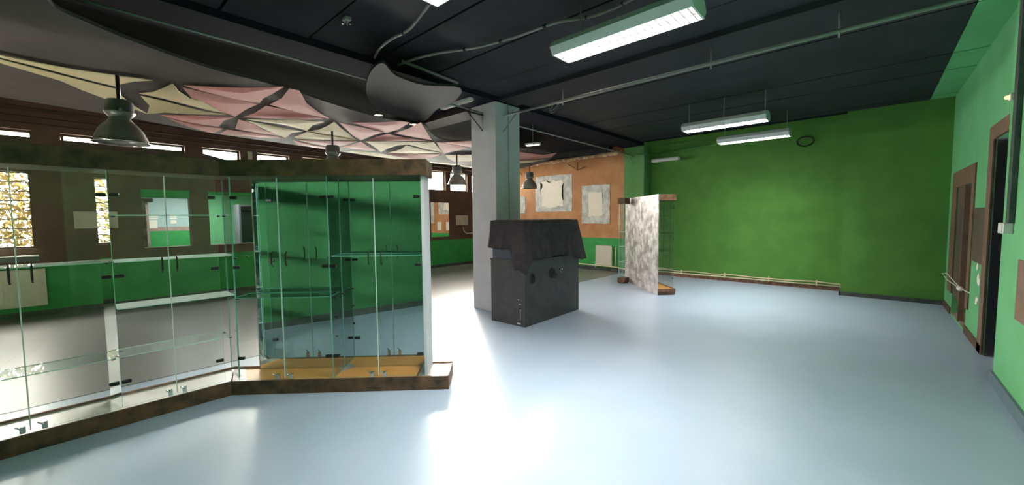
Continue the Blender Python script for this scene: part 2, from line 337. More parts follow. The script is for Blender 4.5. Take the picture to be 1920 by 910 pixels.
# outline of the big board: real metric outline measured on the plane z = 3.2
KB = 0.909
def zpx(P, z): return [at_z(x, y, z) for x, y in P]
big0 = [(-7.9, -3.0), (-8.5, -0.63), (-8.8, 0.6), (-9.25, 1.8), (-9.45, 3.4), (-9.75, 5.6), (-9.7, 7.5), (-9.7, 9.3), (-8.5, 9.9), (-7.0, 9.7),
       (-6.3, 8.6), (-6.5, 7.3), (-7.0, 6.4), (-6.9, 5.6), (-6.25, 4.7), (-6.05, 3.7), (-5.75, 2.9), (-5.3, 2.1), (-4.9, 1.4), (-4.55, 0.9), (-4.15, 0.4), (-3.9, -0.2), (-4.2, -0.9), (-4.8, -1.6), (-5.2, -3.0)]
far = [(a * KB, c * KB) for a, c in big0[:9]]
near = zpx([(830, 262), (806, 248), (797, 235), (770, 233), (735, 225), (706, 219), (662, 207), (595, 186), (527, 163), (396, 129), (280, 89), (165, 43), (89, 0)], 3.05)
outline = far + [at_z(1040, 291, 3.05), at_z(960, 277, 3.05), at_z(884, 268, 3.05)] + near + [(-3.3, -0.05), (-3.4, -0.5), (-4.0, -1.6), (-5.2, -3.0)]
board('curved_ceiling_board', [tuple(p) for p in smooth([Vector((a, b_, 0)) for a, b_ in outline], 4)], 3.05, 'grey_board', 'big curved grey board hanging under the dark ceiling above the fabric sails')
sm = zpx([(716, 118), (742, 142), (796, 160), (863, 165), (852, 190), (818, 206), (798, 226), (768, 229), (720, 210), (690, 185), (690, 145)], 3.10)
board('curved_ceiling_board', [tuple(p) for p in smooth([Vector((a, b_, 0)) for a, b_ in sm], 4)], 3.10, 'grey_board_dark', 'small rounded grey board hanging just left of the blue column top')

# ------------------------------------------------------------------ fabric sails
ZS = 3.182
def T(off, sc, pts): return [(off[0] + x / sc, off[1] + y / sc) for x, y in pts]
A6 = lambda *p: T((240, 120), 4.334, p)
A7 = lambda *p: T((560, 180), 4.8, p)
A8 = lambda *p: T((0, 0), 3.033, p)
sails = [
 ('cream', A8((-150, 285), (0, 315), (200, 355), (450, 400), (700, 435), (870, 458), (760, 465), (690, 478), (665, 495), (440, 440), (220, 382), (0, 328)), 'long narrow cream sail at the far left, upper of two'),
 ('cream', A8((-150, 315), (0, 337), (220, 395), (440, 452), (655, 505), (690, 545), (740, 590), (835, 648), (640, 578), (470, 515), (280, 432), (0, 352)), 'long cream sail at the far left, lower of two, behind the big grey lamp'),
 ('cream', A6((90, 240), (200, 230), (290, 195), (362, 158), (410, 220), (500, 280), (610, 305), (700, 360), (810, 410), (650, 375), (450, 325), (280, 280)), 'pointed cream star sail beside the nearest lamp, upper half'),
 ('cream', A6((100, 258), (280, 300), (450, 345), (620, 385), (800, 412), (640, 412), (485, 410), (300, 395), (155, 408), (175, 340)), 'pointed cream star sail beside the nearest lamp, lower half'),
 ('pink', A6((450, 175), (700, 190), (1000, 195), (1270, 185), (1180, 240), (1100, 280), (1070, 320), (880, 290), (620, 225)), 'dusky pink sail, topmost of the large pink group'),
 ('pink', A6((440, 190), (620, 230), (850, 285), (1060, 325), (960, 370), (870, 430), (740, 380), (620, 310), (520, 280)), 'large pink sail whose tip meets the cream star'),
 ('pink', A6((1310, 200), (1390, 215), (1450, 320), (1560, 400), (1640, 445), (1400, 400), (1150, 330), (1250, 280)), 'pink sail curving towards the dark ceiling, right end of the large pink group'),
 ('pink', A6((1120, 340), (1300, 375), (1600, 447), (1400, 455), (1150, 445), (930, 435), (1030, 400)), 'low pink sail between the pink and cream stars in the middle of the row'),
 ('pink', A6((260, 415), (500, 420), (700, 427), (870, 435), (780, 460), (740, 510), (600, 492), (430, 462)), 'salmon pink sail below the nearest cream star'),
 ('pink', A6((310, 437), (450, 470), (600, 500), (740, 520), (770, 528), (690, 565), (500, 515), (400, 478)), 'narrow salmon sail along the board edge above the high windows'),
 ('pink', A6((900, 450), (1000, 480), (1090, 530), (1230, 582), (1080, 565), (870, 527)), 'small salmon triangle sail left of the second lamp'),
 ('pink', A6((800, 532), (950, 552), (1200, 587), (1275, 605), (1100, 600), (950, 587), (750, 572)), 'thin pale pink sail along the edge above the middle high windows'),
 ('cream', A6((960, 450), (1150, 455), (1310, 455), (1600, 470), (1500, 500), (1455, 545), (1400, 527), (1250, 492), (1100, 472)), 'cream sail left of the second lamp, upper half'),
 ('cream', A6((950, 457), (1060, 480), (1200, 510), (1420, 547), (1330, 562), (1280, 602), (1200, 572), (1090, 522), (1020, 487)), 'cream sail left of the second lamp, lower half'),
 ('cream', A7((80, 322), (200, 350), (350, 370), (530, 403), (350, 400), (150, 395), (0, 390), (-40, 370), (20, 345)), 'flat cream sail just above the second lamp rod'),
 ('cream', A7((320, 232), (380, 290), (450, 340), (520, 397), (380, 380), (230, 347), (90, 318), (180, 305), (260, 270)), 'peaked cream sail hooked over the second lamp'),
 ('pink', A7((360, 240), (600, 290), (760, 328), (680, 350), (560, 400), (480, 352), (430, 300)), 'rose sail between the second lamp and the two ceiling spots'),
 ('pink', A7((480, 240), (700, 240), (930, 228), (1000, 240), (900, 300), (790, 333), (640, 292)), 'rose sail directly below the two ceiling spots'),
 ('pink', A7((1100, 238), (1130, 290), (1180, 370), (1200, 400), (1050, 373), (860, 335), (1000, 290)), 'rose sail peaking beside the round dark ceiling hole'),
 ('pink', A7((800, 340), (950, 375), (1150, 405), (850, 408), (610, 403), (700, 370)), 'flat rose sail below the pair of ceiling spots'),
 ('cream', A7((600, 410), (800, 413), (1100, 418), (1190, 413), (1050, 435), (900, 442), (780, 480), (740, 508), (700, 472), (640, 432)), 'broad cream sail in the middle distance left of the column'),
 ('cream', A7((970, 445), (1100, 480), (1290, 516), (1050, 519), (800, 513), (920, 482)), 'shaded cream sail left of the column, lower of two'),
 ('cream', A7((1000, 440), (1120, 430), (1215, 415), (1250, 460), (1300, 513), (1150, 480)), 'peaked cream sail near the column, left of the third lamp'),
 ('pink', A7((1240, 415), (1400, 440), (1530, 468), (1400, 500), (1310, 519), (1265, 465)), 'rose sail touching the column outline above the third lamp'),
 ('pink', A7((560, 412), (620, 452), (700, 495), (600, 490), (380, 462), (480, 440)), 'small salmon sail right of the second lamp head'),
 ('pink', A7((0, 398), (250, 405), (535, 407), (430, 440), (360, 455), (240, 450), (100, 425)), 'salmon sail behind the second lamp rod'),
 ('pink', A7((-60, 395), (60, 425), (170, 447), (240, 462), (240, 482), (120, 462), (-20, 432)), 'slim salmon sail left of the second lamp head, at the board edge'),
 ('pink', A7((780, 517), (1050, 523), (1290, 525), (1200, 555), (1050, 577), (900, 547)), 'pale salmon sail in the distance left of the third lamp'),
 ('cream', A7((380, 492), (700, 512), (900, 549), (1150, 592), (1300, 603), (1545, 628), (1545, 640), (1300, 612), (900, 575), (600, 532)), 'long pale cream edge sail running over the far high windows'),
 ('pink', A7((1300, 420), (1545, 405), (1700, 430), (1560, 465), (1420, 440)), 'distant rose sail partly behind the column'),
 ('cream', A7((1320, 532), (1545, 530), (1700, 540), (1545, 592), (1400, 592), (1340, 562)), 'distant cream sail behind the third lamp'),
 ('pink', [(965, 284), (995, 288), (1020, 291), (1045, 287), (1032, 295), (1002, 300), (968, 302)], 'distant rose sail seen right of the column'),
 ('cream', [(960, 303), (1000, 301), (1022, 300), (1000, 304), (960, 308)], 'distant thin cream sail right of the column, over the last lamp'),
]
for n_, (m_, px, lab) in enumerate(sails):
    pts = [at_z(x, y, ZS) for x, y in px]
    cx_, cy_ = sum(p[0] for p in pts) / len(pts), sum(p[1] for p in pts) / len(pts)
    pts3 = [Vector((a, c, 0.0)) for a, c in pts]
    sag = 0.006; ZS = 3.005 + 0.0085 * (n_ % 4)
    pts = [at_z(x, y, ZS) for x, y in px]; cx_, cy_ = sum(p[0] for p in pts) / len(pts), sum(p[1] for p in pts) / len(pts); pts3 = [Vector((a, c, 0.0)) for a, c in pts]
    b = NB(); c0 = b.verts.new((cx_, cy_, ZS - sag)); c1 = b.verts.new((cx_, cy_, ZS - sag + 0.005))
    lo_ = [b.verts.new((p.x, p.y, ZS)) for p in pts3]; hi_ = [b.verts.new((p.x, p.y, ZS + 0.005)) for p in pts3]
    k = len(pts3)
    for i in range(k):
        j = (i + 1) % k
        b.faces.new((lo_[i], lo_[j], c0)); b.faces.new((hi_[j], hi_[i], c1)); b.faces.new((lo_[j], lo_[i], hi_[i], hi_[j]))
    o = obj('fabric_sail', b, m_)
    tag(o, lab, 'fabric sail', 'stretched fabric sails under the grey board')

# ------------------------------------------------------------------ column
c = box('column', -5.08, -4.50, 4.54, 5.12, 0, 3.41, 'column', bevel=0.006, kind='structure')
tag(c, 'pale blue grey square column in the middle of the room', 'column')

# brackets and pipes on the column
t = thing('ceiling_pipe', 'grey steel pipe running from the column to the right wall under the ceiling', 'pipe', (-4.5, 4.83, 3.245))
pl('pipe', [(-4.5, 4.83, 3.245), (0.9, 4.83, 3.25)], 0.021, 'pipe_grey', t)
pl('bracket_arm', [(-4.5, 4.72, 3.20), (-4.13, 4.72, 3.20)], 0.013, 'column', t)
pl('bracket_strut', [(-4.5, 4.72, 2.96), (-4.22, 4.72, 3.19)], 0.009, 'pipe_grey', t)
for xx in (-3.4, -1.4, -0.3):
    pl('pipe_clip', [(xx, 4.83, 3.19), (xx, 4.83, 3.43)], 0.010, 'pipe_grey', t, 6)
t = thing('ceiling_pipe', 'thin steel pipe running from the column towards the camera on the left', 'pipe', (-4.79, 4.54, 3.27))
pl('pipe', [(-4.79, 4.54, 3.27), (-4.79, 2.8, 3.31), (-4.79, 1.4, 3.335), (-4.79, -0.95, 3.345)], 0.013, 'pipe_grey', t)
pl('bracket_arm', [(-4.79, 4.54, 3.24), (-4.79, 4.16, 3.24)], 0.013, 'dark_metal', t)
pl('bracket_post', [(-4.79, 4.53, 3.24), (-4.79, 4.53, 2.98)], 0.009, 'column', t)
pl('bracket_strut', [(-4.79, 4.53, 2.99), (-4.79, 4.22, 3.23)], 0.009, 'dark_metal', t)
t = thing('ceiling_pipe', 'thin dark pipe running from behind the column to the green corner pillar', 'pipe', (-4.79, 5.12, 3.21))
pl('pipe', [(-4.79, 5.12, 3.21), (-4.79, 10.04, 3.17)], 0.014, 'pipe_grey', t)
pl('bracket_strut', [(-4.79, 10.04, 2.95), (-4.79, 9.80, 3.15)], 0.010, 'pipe_green', t)
o = pl('column_conduit', [(-4.49, 4.835, 0.0), (-4.49, 4.835, 3.3), (-4.49, 4.80, 3.41)], 0.007, 'pipe_grey')
tag(o, 'thin vertical conduit running down the right face of the column', 'conduit')
# covered pipe on the orange wall
t = thing('lagged_wall_pipe', 'peeling brown lagged pipe along the top of the orange wall', 'pipe', (-10.1, 10.06, 3.25))
b = NB(); random.seed(3); pts = [Vector((-10.1 + i * 0.165 + 10.1, 0, (3.25 + 0.0125 * i * 0.165) - 3.25)) for i in range(31)]
tube(b, pts, [0.055 + random.uniform(-0.014, 0.014) for _ in pts], 10); obj('lagging', b, 'pipe_rust', t)
pl('wall_bracket', [(-7.0, 10.19, 3.19), (-6.60, 10.12, 2.96), (-6.33, 10.12, 3.04)], 0.016, 'rust_edge', t)
pl('wall_bracket', [(-6.60, 10.12, 2.96), (-6.60, 10.12, 3.20)], 0.016, 'rust_edge', t)
pl('wall_bracket', [(-9.0, 10.12, 3.2), (-8.8, 10.12, 2.99)], 0.016, 'rust_edge', t)
o = pl('wall_conduit', [(-5.02, 10.02, 3.22), (-4.46, 10.02, 3.19), (-4.44, 10.35, 3.19), (-2.7, 10.36, 3.27), (-1.6, 10.36, 3.29)], 0.012, 'pipe_green')
tag(o, 'thin green conduit running from the green pillar along the back wall top', 'conduit')
for i, (z_, yy0) in enumerate(((3.33, -9.93), (3.20, -9.97), (3.12, -10.1))):
    o = pl('wall_pipe', [(yy0, -3.2, z_ + 0.06), (yy0, 3, z_), (yy0, 10.0, z_ - 0.06)], 0.018 - 0.004 * i, 'ceiling_brown')
    tag(o, ['highest pipe of the three above the high windows', 'middle pipe of the three above the high windows', 'lowest pipe of the three just over the high windows'][i], 'pipe')

# taped cables on the ceiling
def cable(pts, r, m, label, name='ceiling_cable', tape=()):
    P = smooth([Vector(p) for p in pts], 4)[:(len(pts) - 1) * 4 + 1] if len(pts) > 2 else pts
    # open catmull: rebuild without wrap
    q = [Vector(p) for p in pts]; q = [q[0] * 2 - q[1]] + q + [q[-1] * 2 - q[-2]]; out = []
    for i in range(1, len(q) - 2):
        for k in range(4):
            t_ = k / 4
            out.append(0.5 * ((2 * q[i]) + (-q[i - 1] + q[i + 1]) * t_ + (2 * q[i - 1] - 5 * q[i] + 4 * q[i + 1] - q[i + 2]) * t_ * t_ + (-q[i - 1] + 3 * q[i] - 3 * q[i + 1] + q[i + 2]) * t_ ** 3))
    out.append(q[-2])
    t0 = thing(name, label, 'cable', tuple(out[0]))
    b = NB(); tube(b, [p - out[0] for p in out], r, 7); obj('cable', b, m, t0)
    for k in tape:
        a, c2 = out[k], out[k + 1]; b = NB(); tube(b, [a - out[0], a.lerp(c2, 0.25) - out[0]], r * 1.5, 7); obj('tape', b, 'dark_metal', t0)
    return t0
cable([(-2.60, 1.95, 3.40), (-2.82, 2.11, 3.42), (-3.15, 2.22, 3.43), (-3.49, 2.30, 3.43), (-3.79, 2.30, 3.44), (-4.13, 2.35, 3.45), (-4.45, 2.465, 3.47)], 0.014, 'pipe_grey', 'thick grey cable from the cut off top lamp curving down to the left', tape=(5, 13))
cable([(-1.05, 3.3, 3.44), (-1.557, 3.308, 3.43), (-1.79, 3.325, 3.42), (-2.05, 3.30, 3.42), (-2.32, 3.20, 3.43), (-2.84, 3.127, 3.42), (-3.32, 3.03, 3.43), (-3.69, 2.88, 3.44), (-3.99, 2.80, 3.45), (-4.45, 2.77, 3.47)], 0.015, 'pipe_grey', 'long grey taped cable crossing the ceiling from the top lamp area to the left', tape=(6, 12, 17, 21, 25))
o = pl('batten', [at_z(755, 115, 3.46) + (3.46,), at_z(858, 155, 3.46) + (3.46,)], 0.02, 'pipe_grey'); tag(o, 'worn grey batten on the dark beam left of the column', 'batten')
t = thing('cable_coil', 'small coil of black cable hanging from the ceiling right of the column', 'cable', (-3.9, 5.3, 3.40))
for k in range(2):
    b = NB(); rr = 0.10 + 0.03 * k; tube(b, [Vector((rr * math.cos(a) * 0.7, rr * math.sin(a) * 0.7, 0.06 * k - 0.06 + rr * math.sin(a))) for a in [2 * math.pi * i / 20 for i in range(21)]], 0.006, 6); obj('loop', b, 'pipe_grey', t)
t = thing('cable_coil', 'coil of dark cable on the green wall top right of the hanging lamps', 'cable', (-1.12, 10.36, 3.10))
for k in range(2):
    b = NB(); rr = 0.13 + 0.02 * k; tube(b, [Vector((rr * math.cos(a), -0.01 - 0.01 * k, rr * 0.72 * math.sin(a))) for a in [2 * math.pi * i / 24 for i in range(25)]], 0.008, 6); obj('loop', b, 'dark_metal', t)
t = thing('junction_box', 'small broken junction fitting with bare wires on the dark ceiling', 'fitting', (-3.80, 1.825, CT - 0.032))
b = NB(); bx(b, -0.04, 0.04, -0.03, 0.03, -0.03, 0.0); obj('box', b, 'pipe_grey', t, 0.004)
for k in range(4):
    b = NB(); a = 1.3 * k; tube(b, [(0, 0, -0.03), (0.03 * math.cos(a), 0.03 * math.sin(a), -0.06), (0.06 * math.cos(a), 0.05 * math.sin(a), -0.05)], 0.003, 5); obj('wire', b, 'chrome', t)

# ------------------------------------------------------------------ windows of the left wall
wi = 0
for (y0, y1, z0, z1) in ups:
    wi += 1
    f = NB(); t_ = 0.035
    bx(f, WX - 0.18, WX - 0.10, y0, y1, z0, z0 + t_); bx(f, WX - 0.18, WX - 0.10, y0, y1, z1 - t_, z1)
    bx(f, WX - 0.18, WX - 0.10, y0, y0 + t_, z0 + t_, z1 - t_); bx(f, WX - 0.18, WX - 0.10, y1 - t_, y1, z0 + t_, z1 - t_)
    fr = obj('window_%d' % wi, f, 'dark_frame', **S)
    box('pane', WX - 0.145, WX - 0.139, y0 + t_, y1 - t_, z0 + t_, z1 - t_, 'glass', fr)
    if y1 < 1.6: box('blind', WX - 0.09, WX - 0.07, y0, y1, z0, 2.955, 'dark_frame', fr)
    elif y1 < 2.6:
        b = NB(); q = [(y0, z0), (y1, z0), (y1, 2.80), (y0, 2.955)]; a = [b.verts.new((WX - 0.09, *p)) for p in q]; c2 = [b.verts.new((WX - 0.07, *p)) for p in q]
        b.faces.new(a); b.faces.new(c2[::-1])
        for i in range(4): b.faces.new((a[i], a[(i + 1) % 4], c2[(i + 1) % 4], c2[i]))
        obj('blind', b, 'dark_frame', fr)
    if y1 > 7.5:
        box('window_sash', WX - 0.10, WX - 0.02, y1 - 0.10, y1 - 0.05, z0 + 0.02, z1 - 0.02, 'white_frame', fr)
for (y0, y1, z0, z1) in lou:
    wi += 1
    f = NB(); bx(f, WX - 0.2, WX - 0.05, y0, y0 + 0.03, z0, z1); bx(f, WX - 0.2, WX - 0.05, y1 - 0.03, y1, z0, z1)
    bx(f, WX - 0.2, WX - 0.05, y0, y1, z0, z0 + 0.03); bx(f, WX - 0.2, WX - 0.05, y0, y1, z1 - 0.03, z1)
    fr = obj('window_%d' % wi, f, 'dark_frame', **S)
    n = 8; hh = (z1 - z0 - 0.06) / n
    for i in range(n):
        b = NB(); mtx = Matrix.Translation((WX - 0.125, 0, z0 + 0.03 + hh * (i + 0.5))) @ Matrix.Rotation(math.radians(-12), 4, 'Y')
        bx(b, -0.003, 0.003, y0 + 0.03, y1 - 0.03, -hh / 2, hh / 2 - 0.004, 0, mtx); pn = obj('pane', b, 'glass', fr)
        b = NB(); bx(b, -0.008, 0.008, y0 + 0.03, y1 - 0.03, hh / 2 - 0.018, hh / 2, 0, mtx); obj('edge_strip', b, 'dark_frame', fr)

# outside: ground and hedge
g = box('ground', -40, WX - 0.3, -30, 30, -0.3, -0.15, 'ground', **S)
b = NB(); random.seed(5)
for i in range(9000):
    x = -12.2 - random.random() * 0.8; y = -4.5 + random.random() * 5.0 ; z = 0.2 + random.random() * 2.6
    if y > 0.1: y -= 0.4
    s = 0.04 + random.random() * 0.07
    d1 = Vector((random.uniform(-1, 1), random.uniform(-1, 1), random.uniform(-1, 1))).normalized(); d2 = d1.orthogonal().normalized()
    p = Vector((x, y, z)); b.faces.new([b.verts.new(p + d1 * s), b.verts.new(p + d2 * s * .4), b.verts.new(p - d1 * s), b.verts.new(p - d2 * s * .4)])
for i in range(14):
    y = -4.3 + i * 0.33; tube(b, [(-12.6, y, -0.15), (-12.6 + random.uniform(-.2, .2), y + random.uniform(-.2, .2), 1.4), (-12.6, y + random.uniform(-.4, .4), 2.6)], [0.03, 0.02, 0.008], 5)
o = obj('hedge', b, 'leaf', kind='stuff'); tag(o, 'sunlit yellow green leafy hedge outside the louvred windows', 'hedge')

# room seen through the two cut openings in the left wall
def band(name, x0, x1, y0, y1):
    b = NB(); bx(b, x0, x1, y0, y1, 0, 1.325, 0); bx(b, x0, x1, y0, y1, 1.325, 1.42, 1); bx(b, x0, x1, y0, y1, 1.42, 2.36, 2)
    return obj(name, b, ['green_dado', 'pinkbrown', 'teal'], **S)
band('wall_annex', -12.7, -12.5, 0.45, 2.1)
b = NB(); bx(b, -12.7, -12.5, 2.1, 3.6, 0, 2.36); obj('wall_annex', b, 'green_right', **S)
box('wall_annex', -12.7, -10.45, 0.35, 0.45, 0, 2.36, 'ragged', **S)
box('wall_annex', -12.7, -10.45, 3.6, 3.7, 0, 2.36, 'green_dado', **S)
box('ceiling', -12.7, -10.45, 0.35, 3.7, 2.36, 2.44, 'teal', **S)
box('floor', -12.7, -10.45, 0.35, 3.7, -0.1, -0.002, 'floor_tile', **S)
for y0, y1, z0, z1, lab in ((1.05, 1.24, 1.66, 1.71, 'upper left'), (1.05, 1.24, 1.60, 1.64, 'middle left'), (1.06, 1.22, 1.39, 1.58, 'lower left'), (1.45, 1.58, 1.66, 1.71, 'upper right'), (1.45, 1.58, 1.60, 1.64, 'middle right'), (1.46, 1.57, 1.49, 1.58, 'lower right')):
    o = box('wall_rectangle', -12.5, -12.49, y0, y1, z0, z1, 'lit_card'); tag(o, '%s pale pane standing in for a lit window on the teal wall beyond the square opening' % lab, 'card', 'stand-ins for lit windows on the teal wall')  # pale painted panes in place of the lit windows
b = NB(); prism(b, [(-11.2, 0.46), (-10.9, 0.46), (-10.9, 0.9), (-11.0, 0.95), (-11.2, 0.80)], 0, 1.95); prism(b, [(-11.2, 0.46), (-10.9, 0.46), (-10.9, 1.02), (-11.2, 1.0)], 1.95, 2.02)
o = obj('wall_stub', b, 'ragged', kind='structure')
t = thing('reflection_block', 'dark grey locker with a blue panel standing in for a figure-like reflection in the right hand opening', 'block', (-11.7, 3.0, 0))
b = NB(); bx(b, -0.25, 0.25, -0.38, 0.5, 0, 1.95); obj('body', b, 'grey_panel', t, 0.005)  # added block in place of a figure-like reflection
b = NB(); bx(b, 0.25, 0.262, -0.10, 0.45, 1.22, 1.62); obj('panel', b, 'blue_cloth', t)
b = NB(); bx(b, 0.25, 0.262, -0.34, 0.48, 1.76, 1.80); obj('rail', b, 'pipe_grey', t)
b = NB(); bx(b, 0.25, 0.262, -0.34, -0.12, 0.1, 1.9); obj('side_panel', b, 'dark_metal', t)
t = thing('annex_fill_lamp', 'added fill lamp, out of view, lighting the room behind the cut openings', 'lamp', (-11.3, 1.8, 2.36))
b = NB(); bx(b, -0.1, 0.1, -0.6, 0.6, -0.05, 0); obj('housing', b, 'white_enamel', t)
area('annex_fill_light', (0, 0, -0.06), 0.2, 1.1, 42, (0, 0, 0), parent=t)  # added fill light; no lamp is known in this room
for (y0, y1, z0, z1) in ann:   # green strips standing in for a reflection above the openings
    box('reflection_strip', WX - 0.24, WX - 0.02, y0, y1, 2.01 if y0 < 1 else 2.10, 2.16, 'green_dado', **S)
o = box('wall_bracket', WX, WX + 0.05, 2.55, 2.63, 2.78, 3.06, 'paper'); tag(o, 'pale vertical bracket between two high windows above the diagonal cabinet', 'bracket')
# frameless mirror on the brown wall, far end
t = thing('wall_mirror', 'tall frameless mirror on the brown wall reflecting the orange wall', 'mirror', (WX + 0.005, 7.73, 0.97))
b = NB(); bx(b, 0.0, 0.012, -0.36, 0.35, 0, 1.10); obj('backing', b, 'dark_frame', t)
b = NB(); bx(b, 0.012, 0.014, -0.357, 0.347, 0.003, 1.097); obj('mirror_glass', b, 'mirror_wall', t)
o = box('wall_notice', WX, WX + 0.012, 8.385, 8.90, 1.34, 1.66, 'paper'); tag(o, 'blank pale board on the brown wall between the mirror and the column', 'board')
o = box('wall_notice', WX, WX + 0.012, -0.08, 0.46, 1.44, 1.735, 'paper'); tag(o, 'blank pale rectangle on the brown wall right of the louvred window', 'board')
t = thing('wall_handrail', 'short pale pipe bent upwards on the brown wall beside the column', 'pipe', (WX + 0.06, 8.7, 1.05))
pl('rail', [(WX + 0.08, 8.62, 1.28), (WX + 0.08, 8.66, 1.12), (WX + 0.08, 8.76, 1.05), (WX + 0.08, 9.5, 1.06)], 0.03, 'paper', t)
t = thing('window_ledge', 'thin white ledge below the louvred window on the far left', 'ledge', (WX + 0.07, -1.2, 1.0))
b = NB(); bx(b, -0.07, 0.07, -0.7, 0.7, 0, 0.018); obj('board', b, 'white_plastic', t)
b = NB(); bx(b, -0.07, -0.05, -0.7, 0.7, -0.09, 0.0); obj('apron', b, 'grey_panel', t)

# radiators
def radiator(loc, rz, L, hgt, label, fins, d=0.09):
    t = thing('radiator', label, 'radiator', loc, rz)
    b = NB(); bx(b, -L / 2, L / 2, 0.03, d, 0.0, hgt); obj('panel', b, 'cream_enamel', t, 0.008)
    b = NB()
    pitch = (L - 0.06) / fins
    for i in range(fins): bx(b, -L / 2 + 0.03 + pitch * (i + 0.2), -L / 2 + 0.03 + pitch * (i + 0.8), d, d + 0.006, 0.03, hgt - 0.05)
    obj('ribs', b, 'cream_enamel', t, kind='stuff')
    b = NB(); bx(b, -L / 2, L / 2, 0.02, d + 0.008, hgt, hgt + 0.012); obj('top_grille', b, 'cream_enamel', t, 0.003)
    for s in (-1, 1):
        b = NB(); bx(b, s * (L / 2 - 0.1) - 0.015, s * (L / 2 - 0.1) + 0.015, 0.0, 0.03, 0.05, hgt - 0.05); obj('bracket', b, 'cream_enamel', t)
    b = NB(); tube(b, [(L / 2 - 0.02, d * 0.5, 0.03), (L / 2 + 0.03, d * 0.5, 0.03), (L / 2 + 0.03, d * 0.5, -0.09)], 0.01, 6); obj('valve', b, 'cream_enamel', t)
    return t
radiator((-5.71, 10.2, 0.17), math.pi, 0.52, 0.55, 'small cream panel radiator on the green dado below the orange wall', 12)
radiator((WX, -1.15, 0.18), -math.pi / 2, 1.42, 0.60, 'cream panel radiator on the left wall under the louvred window', 30)

# ------------------------------------------------------------------ orange wall patches
def ragged(x0, x1, z0, z1, amp, n, seed):
    random.seed(seed); P = []
    for i in range(n): P.append((x0 + (x1 - x0) * i / n, z0 + random.uniform(-amp, amp)))
    for i in range(n): P.append((x1 + random.uniform(-amp, amp), z0 + (z1 - z0) * i / n))
    for i in range(n): P.append((x1 - (x1 - x0) * i / n, z1 + random.uniform(-amp, amp)))
    for i in range(n): P.append((x0 + random.uniform(-amp, amp), z1 - (z1 - z0) * i / n))
    return P
def patch(gx, cx2, label, seed, amp=0.035, Y=10.2):
    x0, x1, z0, z1 = gx
    t = thing('plaster_patch', label, 'plaster patch', ((x0 + x1) / 2, Y, z0))
    mx = (x0 + x1) / 2
    def sl(P, y0, y1, name, m):
        b = NB(); a = [b.verts.new((p[0] - mx, -y0, p[1] - z0)) for p in P]; c2 = [b.verts.new((p[0] - mx, -y1, p[1] - z0)) for p in P]
        b.faces.new(a); b.faces.new(c2[::-1]); n = len(P)
        for i in range(n): b.faces.new((a[i], a[(i + 1) % n], c2[(i + 1) % n], c2[i]))
        bmesh.ops.triangulate(b, faces=b.faces); obj(name, b, m, t)
    sl(ragged(x0, x1, z0, z1, 0.012, 12, seed), 0, 0.008, 'skim_border', 'plaster_grey')
    sl(ragged(*cx2, amp, 9, seed + 1), 0.008, 0.014, 'cream_centre', 'plaster_cream')
patch((-8.28, -6.84, 1.74, 2.89), (-8.03, -7.18, 1.90, 2.72), 'big square cream plaster patch with a grey border, right of the column', 11, 0.05)
patch((-6.50, -5.56, 1.37, 2.49), (-6.28, -5.79, 1.58, 2.28), 'smaller upright cream plaster patch with a grey border, next to the green pillar', 21, 0.02)
patch((-9.5, -8.72, 1.70, 2.28), (-9.4, -8.95, 1.76, 2.2), 'partly hidden cream plaster patch close to the column edge', 31, 0.03)
o = box('wall_rectangle', -6.98, -6.74, 10.19, 10.2, 1.08, 1.42, 'lit_card'); tag(o, 'blank white card on the orange wall, seen in the mirror on its left', 'card', 'cards on the orange wall')
o = box('wall_rectangle', -7.56, -7.32, 10.19, 10.2, 1.08, 1.42, 'lit_card'); tag(o, 'blank white card on the orange wall, seen in the mirror at its right edge', 'card', 'cards on the orange wall')

# ------------------------------------------------------------------ doors of the right wall
def fr_box(name, par, y0, y1, z0, z1, m='doorframe', x0=0.905, x1=0.925):
    return box(name, x0, x1, y0, y1, z0, z1, m, par)
d1 = box('door_1', 1.02, 1.06, 7.75, 8.40, 0.02, 1.95, 'dark_door', **S)
fr_box('frame', d1, 7.56, 7.75, 0.33, 2.19); fr_box('frame', d1, 9.02, 9.45, 0.33, 2.19); fr_box('frame', d1, 7.75, 9.02, 1.95, 2.19)
box('leaf', 0.93, 0.96, 8.40, 9.018, 0.30, 1.95, 'brown_board', d1); box('mullion', 0.92, 0.98, 8.37, 8.41, 0.02, 1.95, 'doorframe', d1)
box('sill', 0.93, 1.1, 7.75, 9.02, 0.0, 0.035, 'ragged', d1)
box('back_panel', 1.10, 1.14, 7.75, 9.02, 0.02, 1.95, 'dark_door', d1)
d2 = box('door_2', 1.02, 1.07, 5.62, 6.60, 0.01, 2.33, 'dark_door', **S)
fr_box('frame', d2, 6.60, 6.82, 0, 2.49); fr_box('frame', d2, 5.62, 6.60, 2.34, 2.49)
box('jamb', 0.86, 1.03, 5.585, 5.62, 0, 2.34, 'skirt_grey', d2); box('jamb', 0.93, 1.03, 6.57, 6.60, 0, 2.34, 'dark_door', d2)
pp = box('wall_patch', 0.912, 0.9199, 6.84, 7.54, 0.97, 1.62, 'brown_board'); tag(pp, 'bare brown strip of wall between the two doorways', 'wall patch')
t = thing('worn_plaster_spots', 'white chipped plaster spots below the brown strip between the doorways', 'plaster patch', (0.915, 7.0, 0.6))
random.seed(2)
